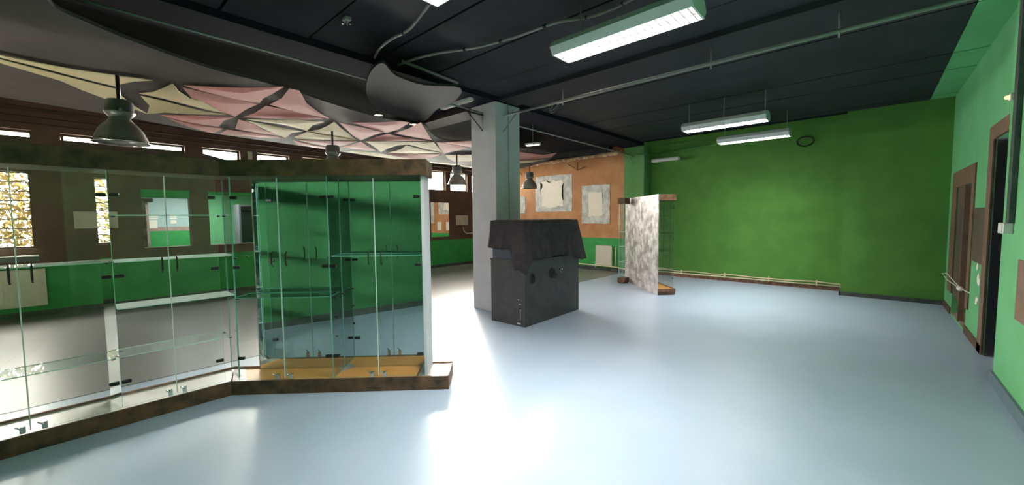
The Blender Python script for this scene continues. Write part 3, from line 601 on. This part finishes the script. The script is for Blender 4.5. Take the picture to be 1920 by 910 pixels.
for (yy, zz, s) in ((7.1, 0.93, .05), (7.02, 0.80, .07), (6.96, 0.76, .05), (7.05, 0.52, .05), (7.0, 0.55, .04)):
    b = NB(); P = [(s * random.uniform(.6, 1.1) * math.cos(a), s * random.uniform(.6, 1.1) * math.sin(a)) for a in [2 * math.pi * k / 9 for k in range(9)]]
    a = [b.verts.new((0.003, yy - 7.0 + p[0], zz - 0.6 + p[1])) for p in P]; c2 = [b.verts.new((-0.004, yy - 7.0 + p[0], zz - 0.6 + p[1])) for p in P]
    b.faces.new(a); b.faces.new(c2[::-1])
    for i in range(9): b.faces.new((a[i], a[(i + 1) % 9], c2[(i + 1) % 9], c2[i]))
    obj('chip', b, 'plaster_cream', t)
t = thing('dangling_cable', 'white cable with a plug hanging in a loop in front of the double door', 'cable', (0.88, 7.6, 0.57))
b = NB(); tube(b, [(0.02, -0.25, 0.0), (-0.02, 0.1, 0.01), (-0.04, 0.5, 0.05), (-0.05, 1.1, 0.09), (-0.06, 1.6, 0.05), (-0.05, 1.1, 0.0), (-0.03, 0.5, 0.0), (-0.02, 0.15, -0.01)], 0.006, 6); obj('lead', b, 'white_plastic', t)
b = NB(); lathe(b, [(0, -0.09), (0.02, -0.09), (0.028, -0.02), (0.03, 0.05), (0.015, 0.09), (0, 0.09)], 12); o = obj('plug', b, 'white_plastic', t); o.rotation_euler = (math.pi / 2, 0, 0); o.location = (-0.03, 0.1, 0.01)
t = thing('socket_box', 'white surface socket box on the near green wall', 'socket', (0.85, 5.30, 1.38))
b = NB(); bx(b, -0.055, 0, -0.10, 0.10, 0, 0.09); obj('housing', b, 'white_plastic', t, 0.006)
b = NB(); bx(b, -0.062, -0.055, -0.085, 0.0, 0.01, 0.08); obj('cover', b, 'white_plastic', t, 0.002)
t = thing('cable_trunking', 'dark green vertical cable trunking above the white socket box', 'trunking', (0.85, 5.22, 1.47))
b = NB(); bx(b, -0.035, 0, -0.05, 0.05, 0, 1.95); obj('channel', b, 'skirt', t, 0.003)
t = thing('alarm_light', 'tiny glowing orange signal light high on the near green wall', 'light', (0.85, 5.52, 2.56))
b = NB(); bx(b, -0.02, 0, -0.03, 0.03, -0.03, 0.03); obj('base', b, 'white_plastic', t, 0.004)
b = NB(); lathe(b, [(0, 0.03), (0.014, 0.024), (0.018, 0.0)], 12); o = obj('lens', b, 'alarm', t); o.rotation_euler = (0, -math.pi / 2, 0); o.location = (-0.02, 0, 0)
o = box('wall_patch', 0.842, 0.8499, 4.55, 4.95, 0.72, 1.19, 'doorframe'); tag(o, 'bare brown rectangle on the near green wall at the right picture edge', 'wall patch')

# ------------------------------------------------------------------ fluorescent lamps
def fluoro(loc, L, label, power, lit=True, W=0.34, rods=(), cblen=0.4, nl=20):
    t = thing('fluorescent_lamp', label, 'lamp', loc, 0, 'louvred fluorescent lamps')
    h = W * 0.42; w0 = W * 0.38; w1 = W / 2
    prof = [(-w0, 0), (-w1, h * 0.45), (-w1 * 0.8, h * 0.85), (-w1 * 0.35, h), (w1 * 0.35, h), (w1 * 0.8, h * 0.85), (w1, h * 0.45), (w0, 0)]
    inn = [(w0 - 0.008, 0), (w1 - 0.05, h * 0.5), (0, h * 0.75), (-w1 + 0.05, h * 0.5), (-w0 + 0.008, 0)]
    b = NB(); ring = prof + inn; A_ = [b.verts.new((-L / 2, p[0], p[1])) for p in ring]; B_ = [b.verts.new((L / 2, p[0], p[1])) for p in ring]
    n = len(ring)
    for i in range(n): b.faces.new((A_[i], A_[(i + 1) % n], B_[(i + 1) % n], B_[i]))
    obj('housing', b, 'white_enamel', t)
    for s in (-1, 1):
        b = NB(); a = [b.verts.new((s * L / 2, p[0], p[1])) for p in prof]; c2 = [b.verts.new((s * (L / 2 + 0.015), p[0] * 0.97, p[1] * 0.98 + 0.001)) for p in prof]
        b.faces.new(a); b.faces.new(c2[::-1])
        for i in range(len(prof)): b.faces.new((a[i], a[(i + 1) % len(prof)], c2[(i + 1) % len(prof)], c2[i]))
        obj('end_cap', b, 'white_enamel', t)
    if lit:
        for s in (-1, 1):
            b = NB(); tube(b, [(-L / 2 + 0.03, s * W * 0.17, h * 0.36), (L / 2 - 0.03, s * W * 0.17, h * 0.36)], 0.013, 10); obj('tube', b, 'tube', t)
        b = NB()
        for i in range(nl): 
            x = -L / 2 + L * (i + 0.5) / nl; bx(b, x - 0.004, x + 0.004, -w0 + 0.01, w0 - 0.01, 0.002, 0.026)
        obj('louvre_blades', b, 'louvre', t, kind='stuff')
        b = NB(); bx(b, -L / 2 + 0.01, L / 2 - 0.01, -0.006, 0.006, 0.0, 0.028); obj('louvre_spine', b, 'louvre', t)
        area('lamp_light', (0, 0, h * 0.46), L - 0.06, w0 * 1.7, power, (0, 0, 0), (1.0, 0.95, 0.86), parent=t, spread=2.3)
    else:
        b = NB(); bx(b, -L / 2 + 0.01, L / 2 - 0.01, -w0 + 0.01, w0 - 0.01, -0.004, 0.01); obj('cover', b, 'tube_off', t)
    for (rx_, ln) in rods:
        b = NB(); tube(b, [(rx_, 0, h), (rx_, 0, h + ln)], 0.007, 6); obj('rod', b, 'pipe_grey', t)
    return t
PW = 96
fluoro((-1.63, 3.16, 3.05), 1.22, 'biggest lit louvred fluorescent lamp, nearest, at the top of the picture', PW, rods=((-0.4, .3), (0.4, .3)))
fluoro((-1.70, 1.66, 3.05), 1.25, 'lit fluorescent lamp cut off by the top picture edge', PW, rods=((-0.4, .3), (0.4, .3)))
fluoro((-1.88, 7.22, 3.02), 1.22, 'lit fluorescent lamp on rods, upper of the two hung before the green wall', PW, rods=((-0.55, .46), (0.58, .46), (0.0, .46)))
fluoro((-1.80, 8.92, 3.02), 1.18, 'lit fluorescent lamp hung close to the green wall, below the other one', PW, rods=((-0.5, .46), (0.55, .46)))
fluoro((-4.02, 10.275, 2.98), 0.66, 'small unlit lamp on the far left of the green wall', 0, lit=False, W=0.2)
# two bars and spots near the column
def bar(loc, rz, L, label, lit):
    t = thing('strip_light', label, 'lamp', loc, rz)
    b = NB(); bx(b, -L / 2, L / 2, -0.04, 0.04, 0, 0.04); obj('body', b, 'white_enamel', t, 0.004)
    b = NB(); bx(b, -L / 2 + 0.02, L / 2 - 0.02, -0.032, 0.032, -0.012, 0.0); obj('diffuser', b, 'tube_off' if not lit else 'spot', t, 0.003)
bar((-4.92, 4.09, 3.34), 0, 0.74, 'dim strip light under the beam just left of the column top', False)
bar((-5.27, 6.41, 3.06), 0.3, 0.32, 'small glowing ceiling light seen just right of the column', True)
tb_ = [o for o in bpy.data.objects if o.name.startswith('strip_light.001')][0]
b = NB(); tube(b, [(0, 0, 0.04), (0, 0, 0.46)], 0.006, 6); obj('rod', b, 'pipe_grey', tb_)
area('strip_lamp_light', (0, 0, -0.02), 0.28, 0.06, 38, (0, 0, 0), (1.0, 0.86, 0.7), parent=tb_)
for (x, y, z, lab) in ((-5.817, 3.259, 3.19, 'left'), (-5.95, 4.0, 3.19, 'right')):
    t = thing('ceiling_spot', 'small lit ceiling spot in the grey board, %s of the pair' % lab, 'spotlight', (x * KB, y * KB, 3.042))
    b = NB(); lathe(b, [(0.0, 0.01), (0.062, 0.01), (0.062, -0.004), (0.05, -0.006), (0.048, 0.004)], 20); obj('ring', b, 'chrome', t)
    b = NB(); lathe(b, [(0.0, -0.003), (0.047, -0.001)], 20); obj('lens', b, 'spot', t)

# ------------------------------------------------------------------ pendant lamps
def pendant(loc, label, rodlen, r=0.21, rod='dark_metal', shade='lamp_shade'):
    t = thing('pendant_lamp', label, 'lamp', loc, 0, 'industrial bell pendant lamps')
    k = r / 0.21
    b = NB(); lathe(b, [(r, 0), (r + 0.012 * k, 0.004), (r * 0.985, 0.012), (r * 0.93, 0.06 * k), (r * 0.80, 0.13 * k), (r * 0.60, 0.185 * k), (0.085 * k, 0.225 * k), (0.078 * k, 0.26 * k), (0.074 * k, 0.255 * k), (r * 0.57, 0.18 * k), (r * 0.77, 0.125 * k), (r * 0.90, 0.055 * k), (r, 0.0)], 40); obj('shade', b, shade, t)
    b = NB(); lathe(b, [(r + 0.012 * k, 0.006), (r + 0.014 * k, 0.0), (r - 0.002, -0.003), (r - 0.006, 0.004)], 40); obj('rim', b, 'chrome', t)
    b = NB(); lathe(b, [(0, 0.25 * k), (0.08 * k, 0.25 * k), (0.10 * k, 0.275 * k), (0.118 * k, 0.30 * k), (0.118 * k, 0.31 * k), (0.108 * k, 0.315 * k), (0.108 * k, 0.40 * k), (0.09 * k, 0.425 * k), (0.03 * k, 0.43 * k), (0, 0.43 * k)], 28); obj('gear_housing', b, 'lamp_grey', t)
    for s in (-1, 1):
        b = NB(); bx(b, s * 0.118 * k - 0.012, s * 0.118 * k + 0.012, -0.012, 0.012, 0.285 * k, 0.33 * k); obj('clamp', b, 'chrome', t, 0.003)
    b = NB(); lathe(b, [(0, 0.10 * k), (0.03 * k, 0.11 * k), (0.05 * k, 0.15 * k), (0.045 * k, 0.2 * k), (0.03 * k, 0.25 * k)], 16); obj('bulb', b, 'white_plastic', t)
    b = NB(); tube(b, [(0, 0, 0.42 * k), (0, 0, 0.42 * k + rodlen)], 0.016, 10); obj('rod', b, rod, t)
    return t
pendant((-5.62, 0.32, 2.34), 'large grey bell pendant lamp at the far left, nearest of the row', 0.25)
pendant((-6.70, 2.90, 2.36), 'grey bell pendant lamp whose shade is hidden behind the glass cabinet top', 0.24)
pendant((-7.12, 5.91, 2.34), 'bell pendant lamp in front of the bright high windows left of the column', 0.26)
pendant((-6.88, 8.22, 2.35), 'pale bell pendant lamp before the orange wall right of the column', 0.26, rod='red_rod')

# ------------------------------------------------------------------ glass cabinets
C0 = Vector((-4.158, 0.827)); ang = math.pi / 4
# cabinet 2 frame: local x along the front, local y behind
def pane(name, parent, x0, x1, y0, y1, z0, z1, thin='y', m='glass', edge='glass_edge'):
    b = NB(); fs = bx(b, x0, x1, y0, y1, z0, z1)
    idx = {'x': 0, 'y': 1, 'z': 2}[thin]
    for f in b.faces:
        f.normal_update(); f.material_index = 0 if abs(f.normal[idx]) > 0.9 else 1
    return obj(name, b, [m, edge], parent)
def hinge(parent, x, y, z, double=True):
    b = NB()
    for s in ((-1, 1) if double is True else (double,)):
        fs = bx(b, x + s * 0.006 if s > 0 else x - 0.062, x + 0.062 if s > 0 else x - 0.006, y - 0.012, y + 0.012, z - 0.014, z + 0.014)
    return obj('hinge', b, 'dark_metal', parent, 0.006)
def handle(parent, x, y, z):
    b = NB(); tube(b, [(x, y, z - 0.065), (x, y - 0.022, z - 0.045), (x, y - 0.026, z), (x, y - 0.022, z + 0.045), (x, y, z + 0.065)], 0.006, 7); return obj('handle', b, 'dark_metal', parent)
def lock(parent, x, y, z):
    b = NB(); bx(b, x - 0.014, x + 0.014, y - 0.016, y + 0.006, z, z + 0.05); tube(b, [(x, y - 0.016, z + 0.035), (x - 0.01, y - 0.035, z + 0.045), (x - 0.03, y - 0.04, z + 0.065)], 0.006, 6); return obj('lock', b, 'chrome', parent, 0.003)
def support(parent, x, y, z):
    b = NB(); lathe(b, [(0, -0.012), (0.012, -0.012), (0.012, 0), (0, 0)], 10, (x, y, z)); return obj('shelf_support', b, 'dark_metal', parent)
def build_doors(t, edges, yg, zt=1.935, zb=0.128, hz=(0.325, 1.14, 1.75), hinge_at=(), handles=()):
    for a, c_ in zip(edges[:-1], edges[1:]):
        d = pane('glass_door', t, a + 0.003, c_ - 0.003, yg - 0.004, yg + 0.004, zb, zt)
        for hx, sgn in hinge_at:
            if abs(hx - a) < 1e-6 and sgn > 0 or abs(hx - c_) < 1e-6 and sgn < 0:
                for z in hz: hinge(d, hx, yg, z, sgn)
        for hx in handles:
            if a < hx < c_: handle(d, hx, yg - 0.006, 1.21)
            if a < hx < c_: lock(d, hx + (0.0), yg - 0.006, zb + 0.0)
        if not any(abs(hx - c_) < 1e-6 for hx, _ in hinge_at) and c_ < edges[-1]:
            b = NB(); bx(b, c_ - 0.005, c_ + 0.001, yg - 0.007, yg + 0.006, zb + 0.01, zt - 0.02); obj('edge_highlight', b, 'highlight', d)  # added pale strip for the bright light along the door seam

# --- cabinet 2 (45 degrees)
t2 = thing('glass_cabinet', 'glass display cabinet with mirror back and orange wood base, set diagonally left of the column', 'cabinet', (C0.x, C0.y, 0), ang)
b = NB(); prism(b, [(0, 0), (1.92, 0), (1.92, 0.02), (0.02, 0.02)], 0, 0.125); obj('base_fascia', b, 'rust', t2, 0.002)
b = NB(); prism(b, [(0.02, 0.02), (1.62, 0.02), (1.62, 0.335), (-0.19, 0.335)], 0.02, 0.118); obj('base_board', b, 'wood_base', t2)
b = NB(); prism(b, [(0, 0.02), (0.12, 0.02), (-0.08, 0.335), (-0.19, 0.335)], 0.118, 0.121); obj('corner_plate', b, 'silver', t2)
b = NB(); prism(b, [(1.64, 0.02), (1.91, 0.02), (1.91, 0.335), (1.64, 0.335)], 0.02, 0.122); obj('end_plate', b, 'silver', t2)
b = NB(); bx(b, -0.19, 1.92, 0.335, 0.355, 0, 0.135); bx(b, 1.905, 1.92, 0.02, 0.335, 0.0, 0.128); obj('base_edge', b, 'rust_edge', t2, 0.002)
b = NB(); bx(b, 0.085, 1.70, 0.300, 0.306, 0.122, 1.935); obj('back_mirror', b, 'mirror', t2)
b = NB(); bx(b, 0.07, 1.71, 0.308, 0.322, 0.122, 1.935); obj('back_panel', b, 'silver', t2)
b = NB(); bx(b, 1.700, 1.728, 0.03, 0.322, 0.122, 1.935); obj('end_post', b, 'column', t2, 0.002)
b = NB(); prism(b, [(0.0, 0), (1.76, 0), (1.76, 0.34), (-0.19, 0.34)], 1.935, 2.075); obj('top_fascia', b, 'rust', t2, 0.003)
E2 = [0.05, 0.46, 0.882, 1.29, 1.698]
build_doors(t2, E2, 0.028, hinge_at=((0.05, 1), (0.882, -1), (0.882, 1), (1.698, -1)), handles=(0.40, 0.52, 1.235, 1.345))
pane('shelf', t2, 0.02, 0.87, 0.045, 0.28, 0.857, 0.865, 'z', 'shelf_glass', 'glass_edge')
pane('shelf', t2, 0.895, 1.695, 0.045, 0.28, 1.222, 1.230, 'z', 'shelf_glass', 'glass_edge')
pane('partition', t2, 0.878, 0.886, 0.04, 0.298, 0.125, 1.935, 'x', 'partition_glass')
for z in (0.857, 1.222):
    for x in (0.04, 0.86, 0.905, 1.685): support(t2, x, 0.08, z); support(t2, x, 0.25, z)
for z in (0.5, 0.68): support(t2, 0.905, 0.08, z)
b = NB()
for a, c_ in ((0.95, 1.16),): prism(b, [(0.90, 0.20), (0.98, 0.295), (0.82, 0.295)], 0.1185, 0.121)
obj('floor_plate', b, 'silver', t2)

# --- cabinet 1 (front faces +X): local x axis = +Y direction, local y = -X
t1 = thing('glass_cabinet', 'long glass display cabinet with white base board at the left picture edge', 'cabinet', (C0.x, C0.y, 0), math.pi / 2)
LX = -1.72
b = NB(); prism(b, [(LX, 0), (0, 0), (0.02 * 0.414, 0.02), (LX, 0.02)], 0, 0.125); obj('base_fascia', b, 'rust', t1, 0.002)
b = NB(); prism(b, [(LX, 0.02), (0.0, 0.02), (0.11, 0.37), (LX, 0.37)], 0.02, 0.118); obj('base_board', b, 'white_base', t1)
b = NB(); bx(b, LX, 0.11, 0.37, 0.39, 0, 0.135); obj('base_edge', b, 'rust_edge', t1, 0.002)
b = NB(); prism(b, [(LX, 0), (0.0, 0), (0.11, 0.385), (LX, 0.385)], 1.935, 2.075); obj('top_fascia', b, 'rust', t1, 0.003)
E1 = [LX + 0.02, -1.57, -1.13, -0.685, -0.36, -0.03]
build_doors(t1, E1, 0.04, hinge_at=((-1.57, -1), (-1.57, 1), (-0.685, -1), (-0.685, 1), (-0.03, -1)), handles=(-1.165, -1.068, -0.405, -0.315))
b = NB(); prism(b, [(-0.685, 0.055), (-0.681, 0.055), (-0.735, 0.34), (-0.739, 0.34)], 0.122, 1.935); obj('mirror_partition', b, 'mirror', t1)
pane('corner_pane', t1, 0.075, 0.083, 0.055, 0.34, 0.125, 1.935, 'x')
for z in (1.597, 1.240, 0.880, 0.510):
    pane('shelf', t1, -0.675, 0.07 if z > .6 else 0.03, 0.055, 0.335, z, z + 0.008, 'z', 'shelf_hazy' if z < .6 or z > 1.5 else 'shelf_milky', 'glass_edge_lit')
    for x in (-0.66, 0.03): support(t1, x, 0.09, z); support(t1, x, 0.30, z)
for z in (1.245, 0.507):
    pane('shelf', t1, LX + 0.03, -0.70, 0.055, 0.335, z, z + 0.008, 'z', 'shelf_hazy' if z < 1 else 'shelf_milky', 'glass_edge_lit')
    support(t1, -0.715, 0.09, z); support(t1, -0.715, 0.30, z)

# --- cabinet 3 (far, seen from behind)
P3 = Vector((-3.115, 7.622)); 
t3 = thing('glass_cabinet', 'glass display cabinet seen from its silver mottled back, standing far off before the green wall', 'cabinet', (P3.x, P3.y, 0), math.radians(135))
# local x runs from the right end to the left end, local y = -(45deg) ... behind is negative y
D3 = -0.36; L3 = 1.97
b = NB(); bx(b, 0, L3, -0.02, 0, 0.0, 0.14); obj('base_strip', b, 'silver', t3, 0.002)
b = NB(); bx(b, 0.0, L3, D3, -0.02, 0.02, 0.10); obj('base_board', b, 'rust', t3)
b = NB(); bx(b, 0.02, L3, D3 + 0.02, -0.03, 0.10, 0.112); obj('base_top', b, 'wood_base', t3)
b = NB(); bx(b, 0.0, L3, D3 - 0.01, D3 + 0.02, 0.06, 0.125); bx(b, -0.01, 0.01, D3, -0.02, 0.06, 0.125); obj('base_edge', b, 'rust_edge', t3)
b = NB(); bx(b, 0, L3, D3, -0.02, 1.872, 1.99); obj('top_board', b, 'rust_edge', t3, 0.003)
b = NB(); bx(b, 0, L3, -0.02, 0, 1.872, 1.992); obj('top_strip', b, 'silver', t3, 0.002)
b = NB(); bx(b, 0.0, L3 * 0.44, -0.018, -0.004, 0.142, 1.87); obj('back_panel', b, 'silver', t3, 0.002)
b = NB(); bx(b, L3 * 0.44 + 0.01, L3 - 0.02, -0.018, -0.004, 0.142, 1.87); obj('back_panel', b, 'silver', t3, 0.002)
b = NB(); bx(b, L3 * 0.44 - 0.02, L3 * 0.44 + 0.03, -0.022, -0.0185, 0.142, 1.87); obj('seam_backing', b, 'dark_metal', t3)
pane('side_pane', t3, 0.01, 0.018, D3 + 0.03, -0.02, 0.12, 1.872, 'x')
for i, (a, c_) in enumerate(((0.02, 0.5), (0.5, 0.98), (0.98, 1.46), (1.46, 1.94))):
    dd = pane('glass_door', t3, a + 0.003, c_ - 0.003, D3 + 0.026, D3 + 0.034, 0.12, 1.87, 'y', 'glass', 'shelf_glass')
    hx = a + 0.04 if i % 2 == 0 else c_ - 0.04
    for z in (0.32, 1.1, 1.72):
        b = NB(); bx(b, hx - 0.03, hx + 0.03, D3 + 0.018, D3 + 0.042, z - 0.014, z + 0.014); obj('hinge', b, 'chrome', dd, 0.004)
for z in (0.86, 1.22, 1.56): pane('shelf', t3, 0.03, L3 - 0.03, D3 + 0.05, -0.03, z, z + 0.008, 'z', 'shelf_glass', 'shelf_glass')
# short wing at its far left end
t4 = thing('glass_cabinet', 'narrow glass cabinet end with dark brown base, at the left of the silver backed cabinet', 'cabinet', (-4.33, 8.60, 0), 0)
b = NB(); bx(b, -0.09, 0.09, -0.12, 0.12, 0.015, 0.13); obj('base', b, 'rust', t4, 0.003)
b = NB(); bx(b, -0.07, 0.07, -0.10, 0.10, 0.0, 0.015); obj('plinth', b, 'dark_metal', t4)
b = NB(); bx(b, -0.09, 0.09, -0.12, 0.12, 1.86, 1.99); obj('top', b, 'rust', t4, 0.003)
pane('side_pane', t4, -0.07, -0.062, -0.10, 0.10, 0.13, 1.86, 'x'); pane('front_pane', t4, -0.06, 0.07, -0.10, -0.092, 0.13, 1.86, 'y')
for z in (0.50, 0.86, 1.20): pane('shelf', t4, -0.06, 0.07, -0.09, 0.10, z, z + 0.008, 'z', 'shelf_glass', 'glass_edge_lit')

# ------------------------------------------------------------------ black box and its cloth
bxl = math.radians(1.5)
tb = thing('black_cabinet', 'black wooden box cabinet with round cut outs standing in front of the column', 'cabinet', (-3.59, 4.17, 0), bxl)
W_, L_ = 0.66, 1.43
from mathutils import Euler
def bore_body():
    b = NB(); bx(b, -W_, 0, 0, L_, 0.0, 0.93); return b
b = NB(); bx(b, -W_, -0.02, 0.0, L_, 0.0, 0.93); obj('body', b, 'black_box', tb, 0.004)
b = NB(); bx(b, -0.02, 0, 0.0, L_, 0.0, 0.93); sp = obj('side_panel', b, 'black_box', tb, 0.003)
b = NB(); bx(b, -W_ - 0.015, 0.005, -0.005, L_ + 0.005, 0.93, 0.95); obj('ledge', b, 'black_box', tb, 0.003)
b = NB(); bx(b, -W_ + 0.02, -0.03, 0.02, L_ - 0.03, 0.95, 1.50); obj('upper_body', b, 'navy_board', tb, 0.004)
def ring(y, z, r, m, rin=None, name='hole', e=1.0):
    b = NB(); n = 24; out = [b.verts.new((0.002, y + r * math.cos(a), z + e * r * math.sin(a))) for a in [2 * math.pi * k / n for k in range(n)]]
    if rin is None:
        o2 = [b.verts.new((0.006, v.co.y, v.co.z)) for v in out]; b.faces.new(o2)
        for i in range(n): b.faces.new((out[i], out[(i + 1) % n], o2[(i + 1) % n], o2[i]))
        b.faces.new(out[::-1])
    else:
        tube(b, [(0.006, y + r * math.cos(a), z + e * r * math.sin(a)) for a in [2 * math.pi * k / n for k in range(n + 1)]], rin, 6, caps=False)
    return obj(name, b, m, tb)
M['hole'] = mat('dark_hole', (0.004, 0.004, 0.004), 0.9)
ring(0.17, 0.68, 0.062, 'hole', e=1.25); ring(0.17, 0.68, 0.064, 'black_box', 0.006, 'hole_ring', 1.25)
ring(0.66, 0.71, 0.085, 'hole', e=0.9, name='hole'); ring(0.74, 0.66, 0.045, 'black_box', 0.006, 'hole_ring'); ring(0.93, 0.74, 0.05, 'chrome', 0.004, 'hole_ring', 1.2)
ring(0.93, 0.74, 0.012, 'white_mark', name='screw')
def mark(x, z, w_, h_):
    b = NB(); bx(b, x, x + w_, -0.004, 0.0, z, z + h_); obj('scuff', b, 'white_mark', tb)
mark(-0.09, 0.10, 0.008, 0.15); mark(-0.14, 0.03, 0.06, 0.02); mark(-0.11, 0.32, 0.035, 0.008); mark(-0.13, 0.38, 0.025, 0.008)
for z in (0.52, 0.85):
    b = NB(); bx(b, -W_ - 0.018, -W_, 0.02, 0.06, z, z + 0.04); obj('corner_clip', b, 'dark_metal', tb)
# cloth: closed profile draped on the box
tcl = NB()
x0, x1, y0, y1, zt = -W_ + 0.005, -0.02, 0.01, L_ - 0.02, 1.512
per = []   # perimeter points: (x, y, nx, ny, hem height, flare)
def seg(n, a, c_, nrm, hem, fl):
    for i in range(n):
        t_ = i / n; per.append((a[0] + (c_[0] - a[0]) * t_, a[1] + (c_[1] - a[1]) * t_, nrm[0], nrm[1], hem(t_), fl(t_)))
seg(26, (x0, y0), (x1, y0), (0, -1), lambda t: 1.12 - 0.03 * math.sin(5 * t) if t < 0.64 else 1.08 - 0.27 * min(1, (t - 0.64) / 0.14), lambda t: 0.02 + 0.02 * t)
seg(60, (x1, y0), (x1, y1), (1, 0), lambda t: 0.76 + 0.20 * min(1, t / 0.08) - 0.012 * math.sin(9 * t) - 0.12 * max(0, (t - 0.85) / 0.15), lambda t: 0.03 + 0.02 * t)
seg(26, (x1, y1), (x0, y1), (0, 1), lambda t: 0.86, lambda t: 0.12 * (1 - t) + 0.03)
seg(60, (x0, y1), (x0, y0), (-1, 0), lambda t: 1.15 - 0.03 * math.sin(7 * t), lambda t: 0.06)
N = len(per); rows = 16; grid = []
cxm, cym = (x0 + x1) / 2, (y0 + y1) / 2
for r_ in range(rows + 1):
    v_ = r_ / rows; ring_ = []
    for i, (x, y, nx, ny, hem, fl_) in enumerate(per):
        # smooth corner normals
        px_, py_ = x - cxm, y - cym
        k = i / N * 2 * math.pi
        fold = (0.5 + 0.5 * math.sin(i * 0.55 + 1.7 * math.sin(i * 0.13))) * 0.035 + 0.012 * math.sin(i * 1.3)
        amp = v_ ** 1.2
        off = 0.006 + fl_ * v_ + fold * amp
        # corner blend
        cxn, cyn = nx, ny
        for (qx, qy) in ((x0, y0), (x1, y0), (x1, y1), (x0, y1)):
            dd_ = math.hypot(x - qx, y - qy)
            if dd_ < 0.12:
                w_ = 1 - dd_ / 0.12; dn = Vector((qx - cxm, qy - cym)); dn = Vector((math.copysign(0.75, dn.x), math.copysign(0.75, dn.y)))
                cxn = cxn * (1 - w_ * 0.5) + dn.x * w_ * 0.6; cyn = cyn * (1 - w_ * 0.5) + dn.y * w_ * 0.6
        z = zt - (zt - hem) * v_ - (0.0 if r_ else 0)
        ring_.append(tcl.verts.new((x + cxn * off, y + cyn * off, z + (0.004 * math.sin(i * 0.9)))))
    grid.append(ring_)
for r_ in range(rows):
    for i in range(N):
        f = tcl.faces.new((grid[r_][i], grid[r_][(i + 1) % N], grid[r_ + 1][(i + 1) % N], grid[r_ + 1][i])); f.smooth = True
top = []
for s_ in (0.85, 0.5, 0.2):
    top.append([tcl.verts.new((cxm + (per[i][0] - cxm) * s_, cym + (per[i][1] - cym) * s_, zt + 0.006 + 0.006 * math.sin(i * .7 + s_ * 9))) for i in range(N)])
prev = grid[0]
for tr_ in top:
    for i in range(N):
        f = tcl.faces.new((tr_[i], tr_[(i + 1) % N], prev[(i + 1) % N], prev[i])); f.smooth = True
    prev = tr_
tcl.faces.new(prev)
ocl = obj('draped_cloth', tcl, 'black_cloth'); ocl.location = (-3.59, 4.17, 0); ocl.rotation_euler = (0, 0, bxl)
md = ocl.modifiers.new('thickness', 'SOLIDIFY'); md.thickness = 0.004; md.offset = 1
tag(ocl, 'black cloth draped over the top of the black box cabinet', 'cloth')
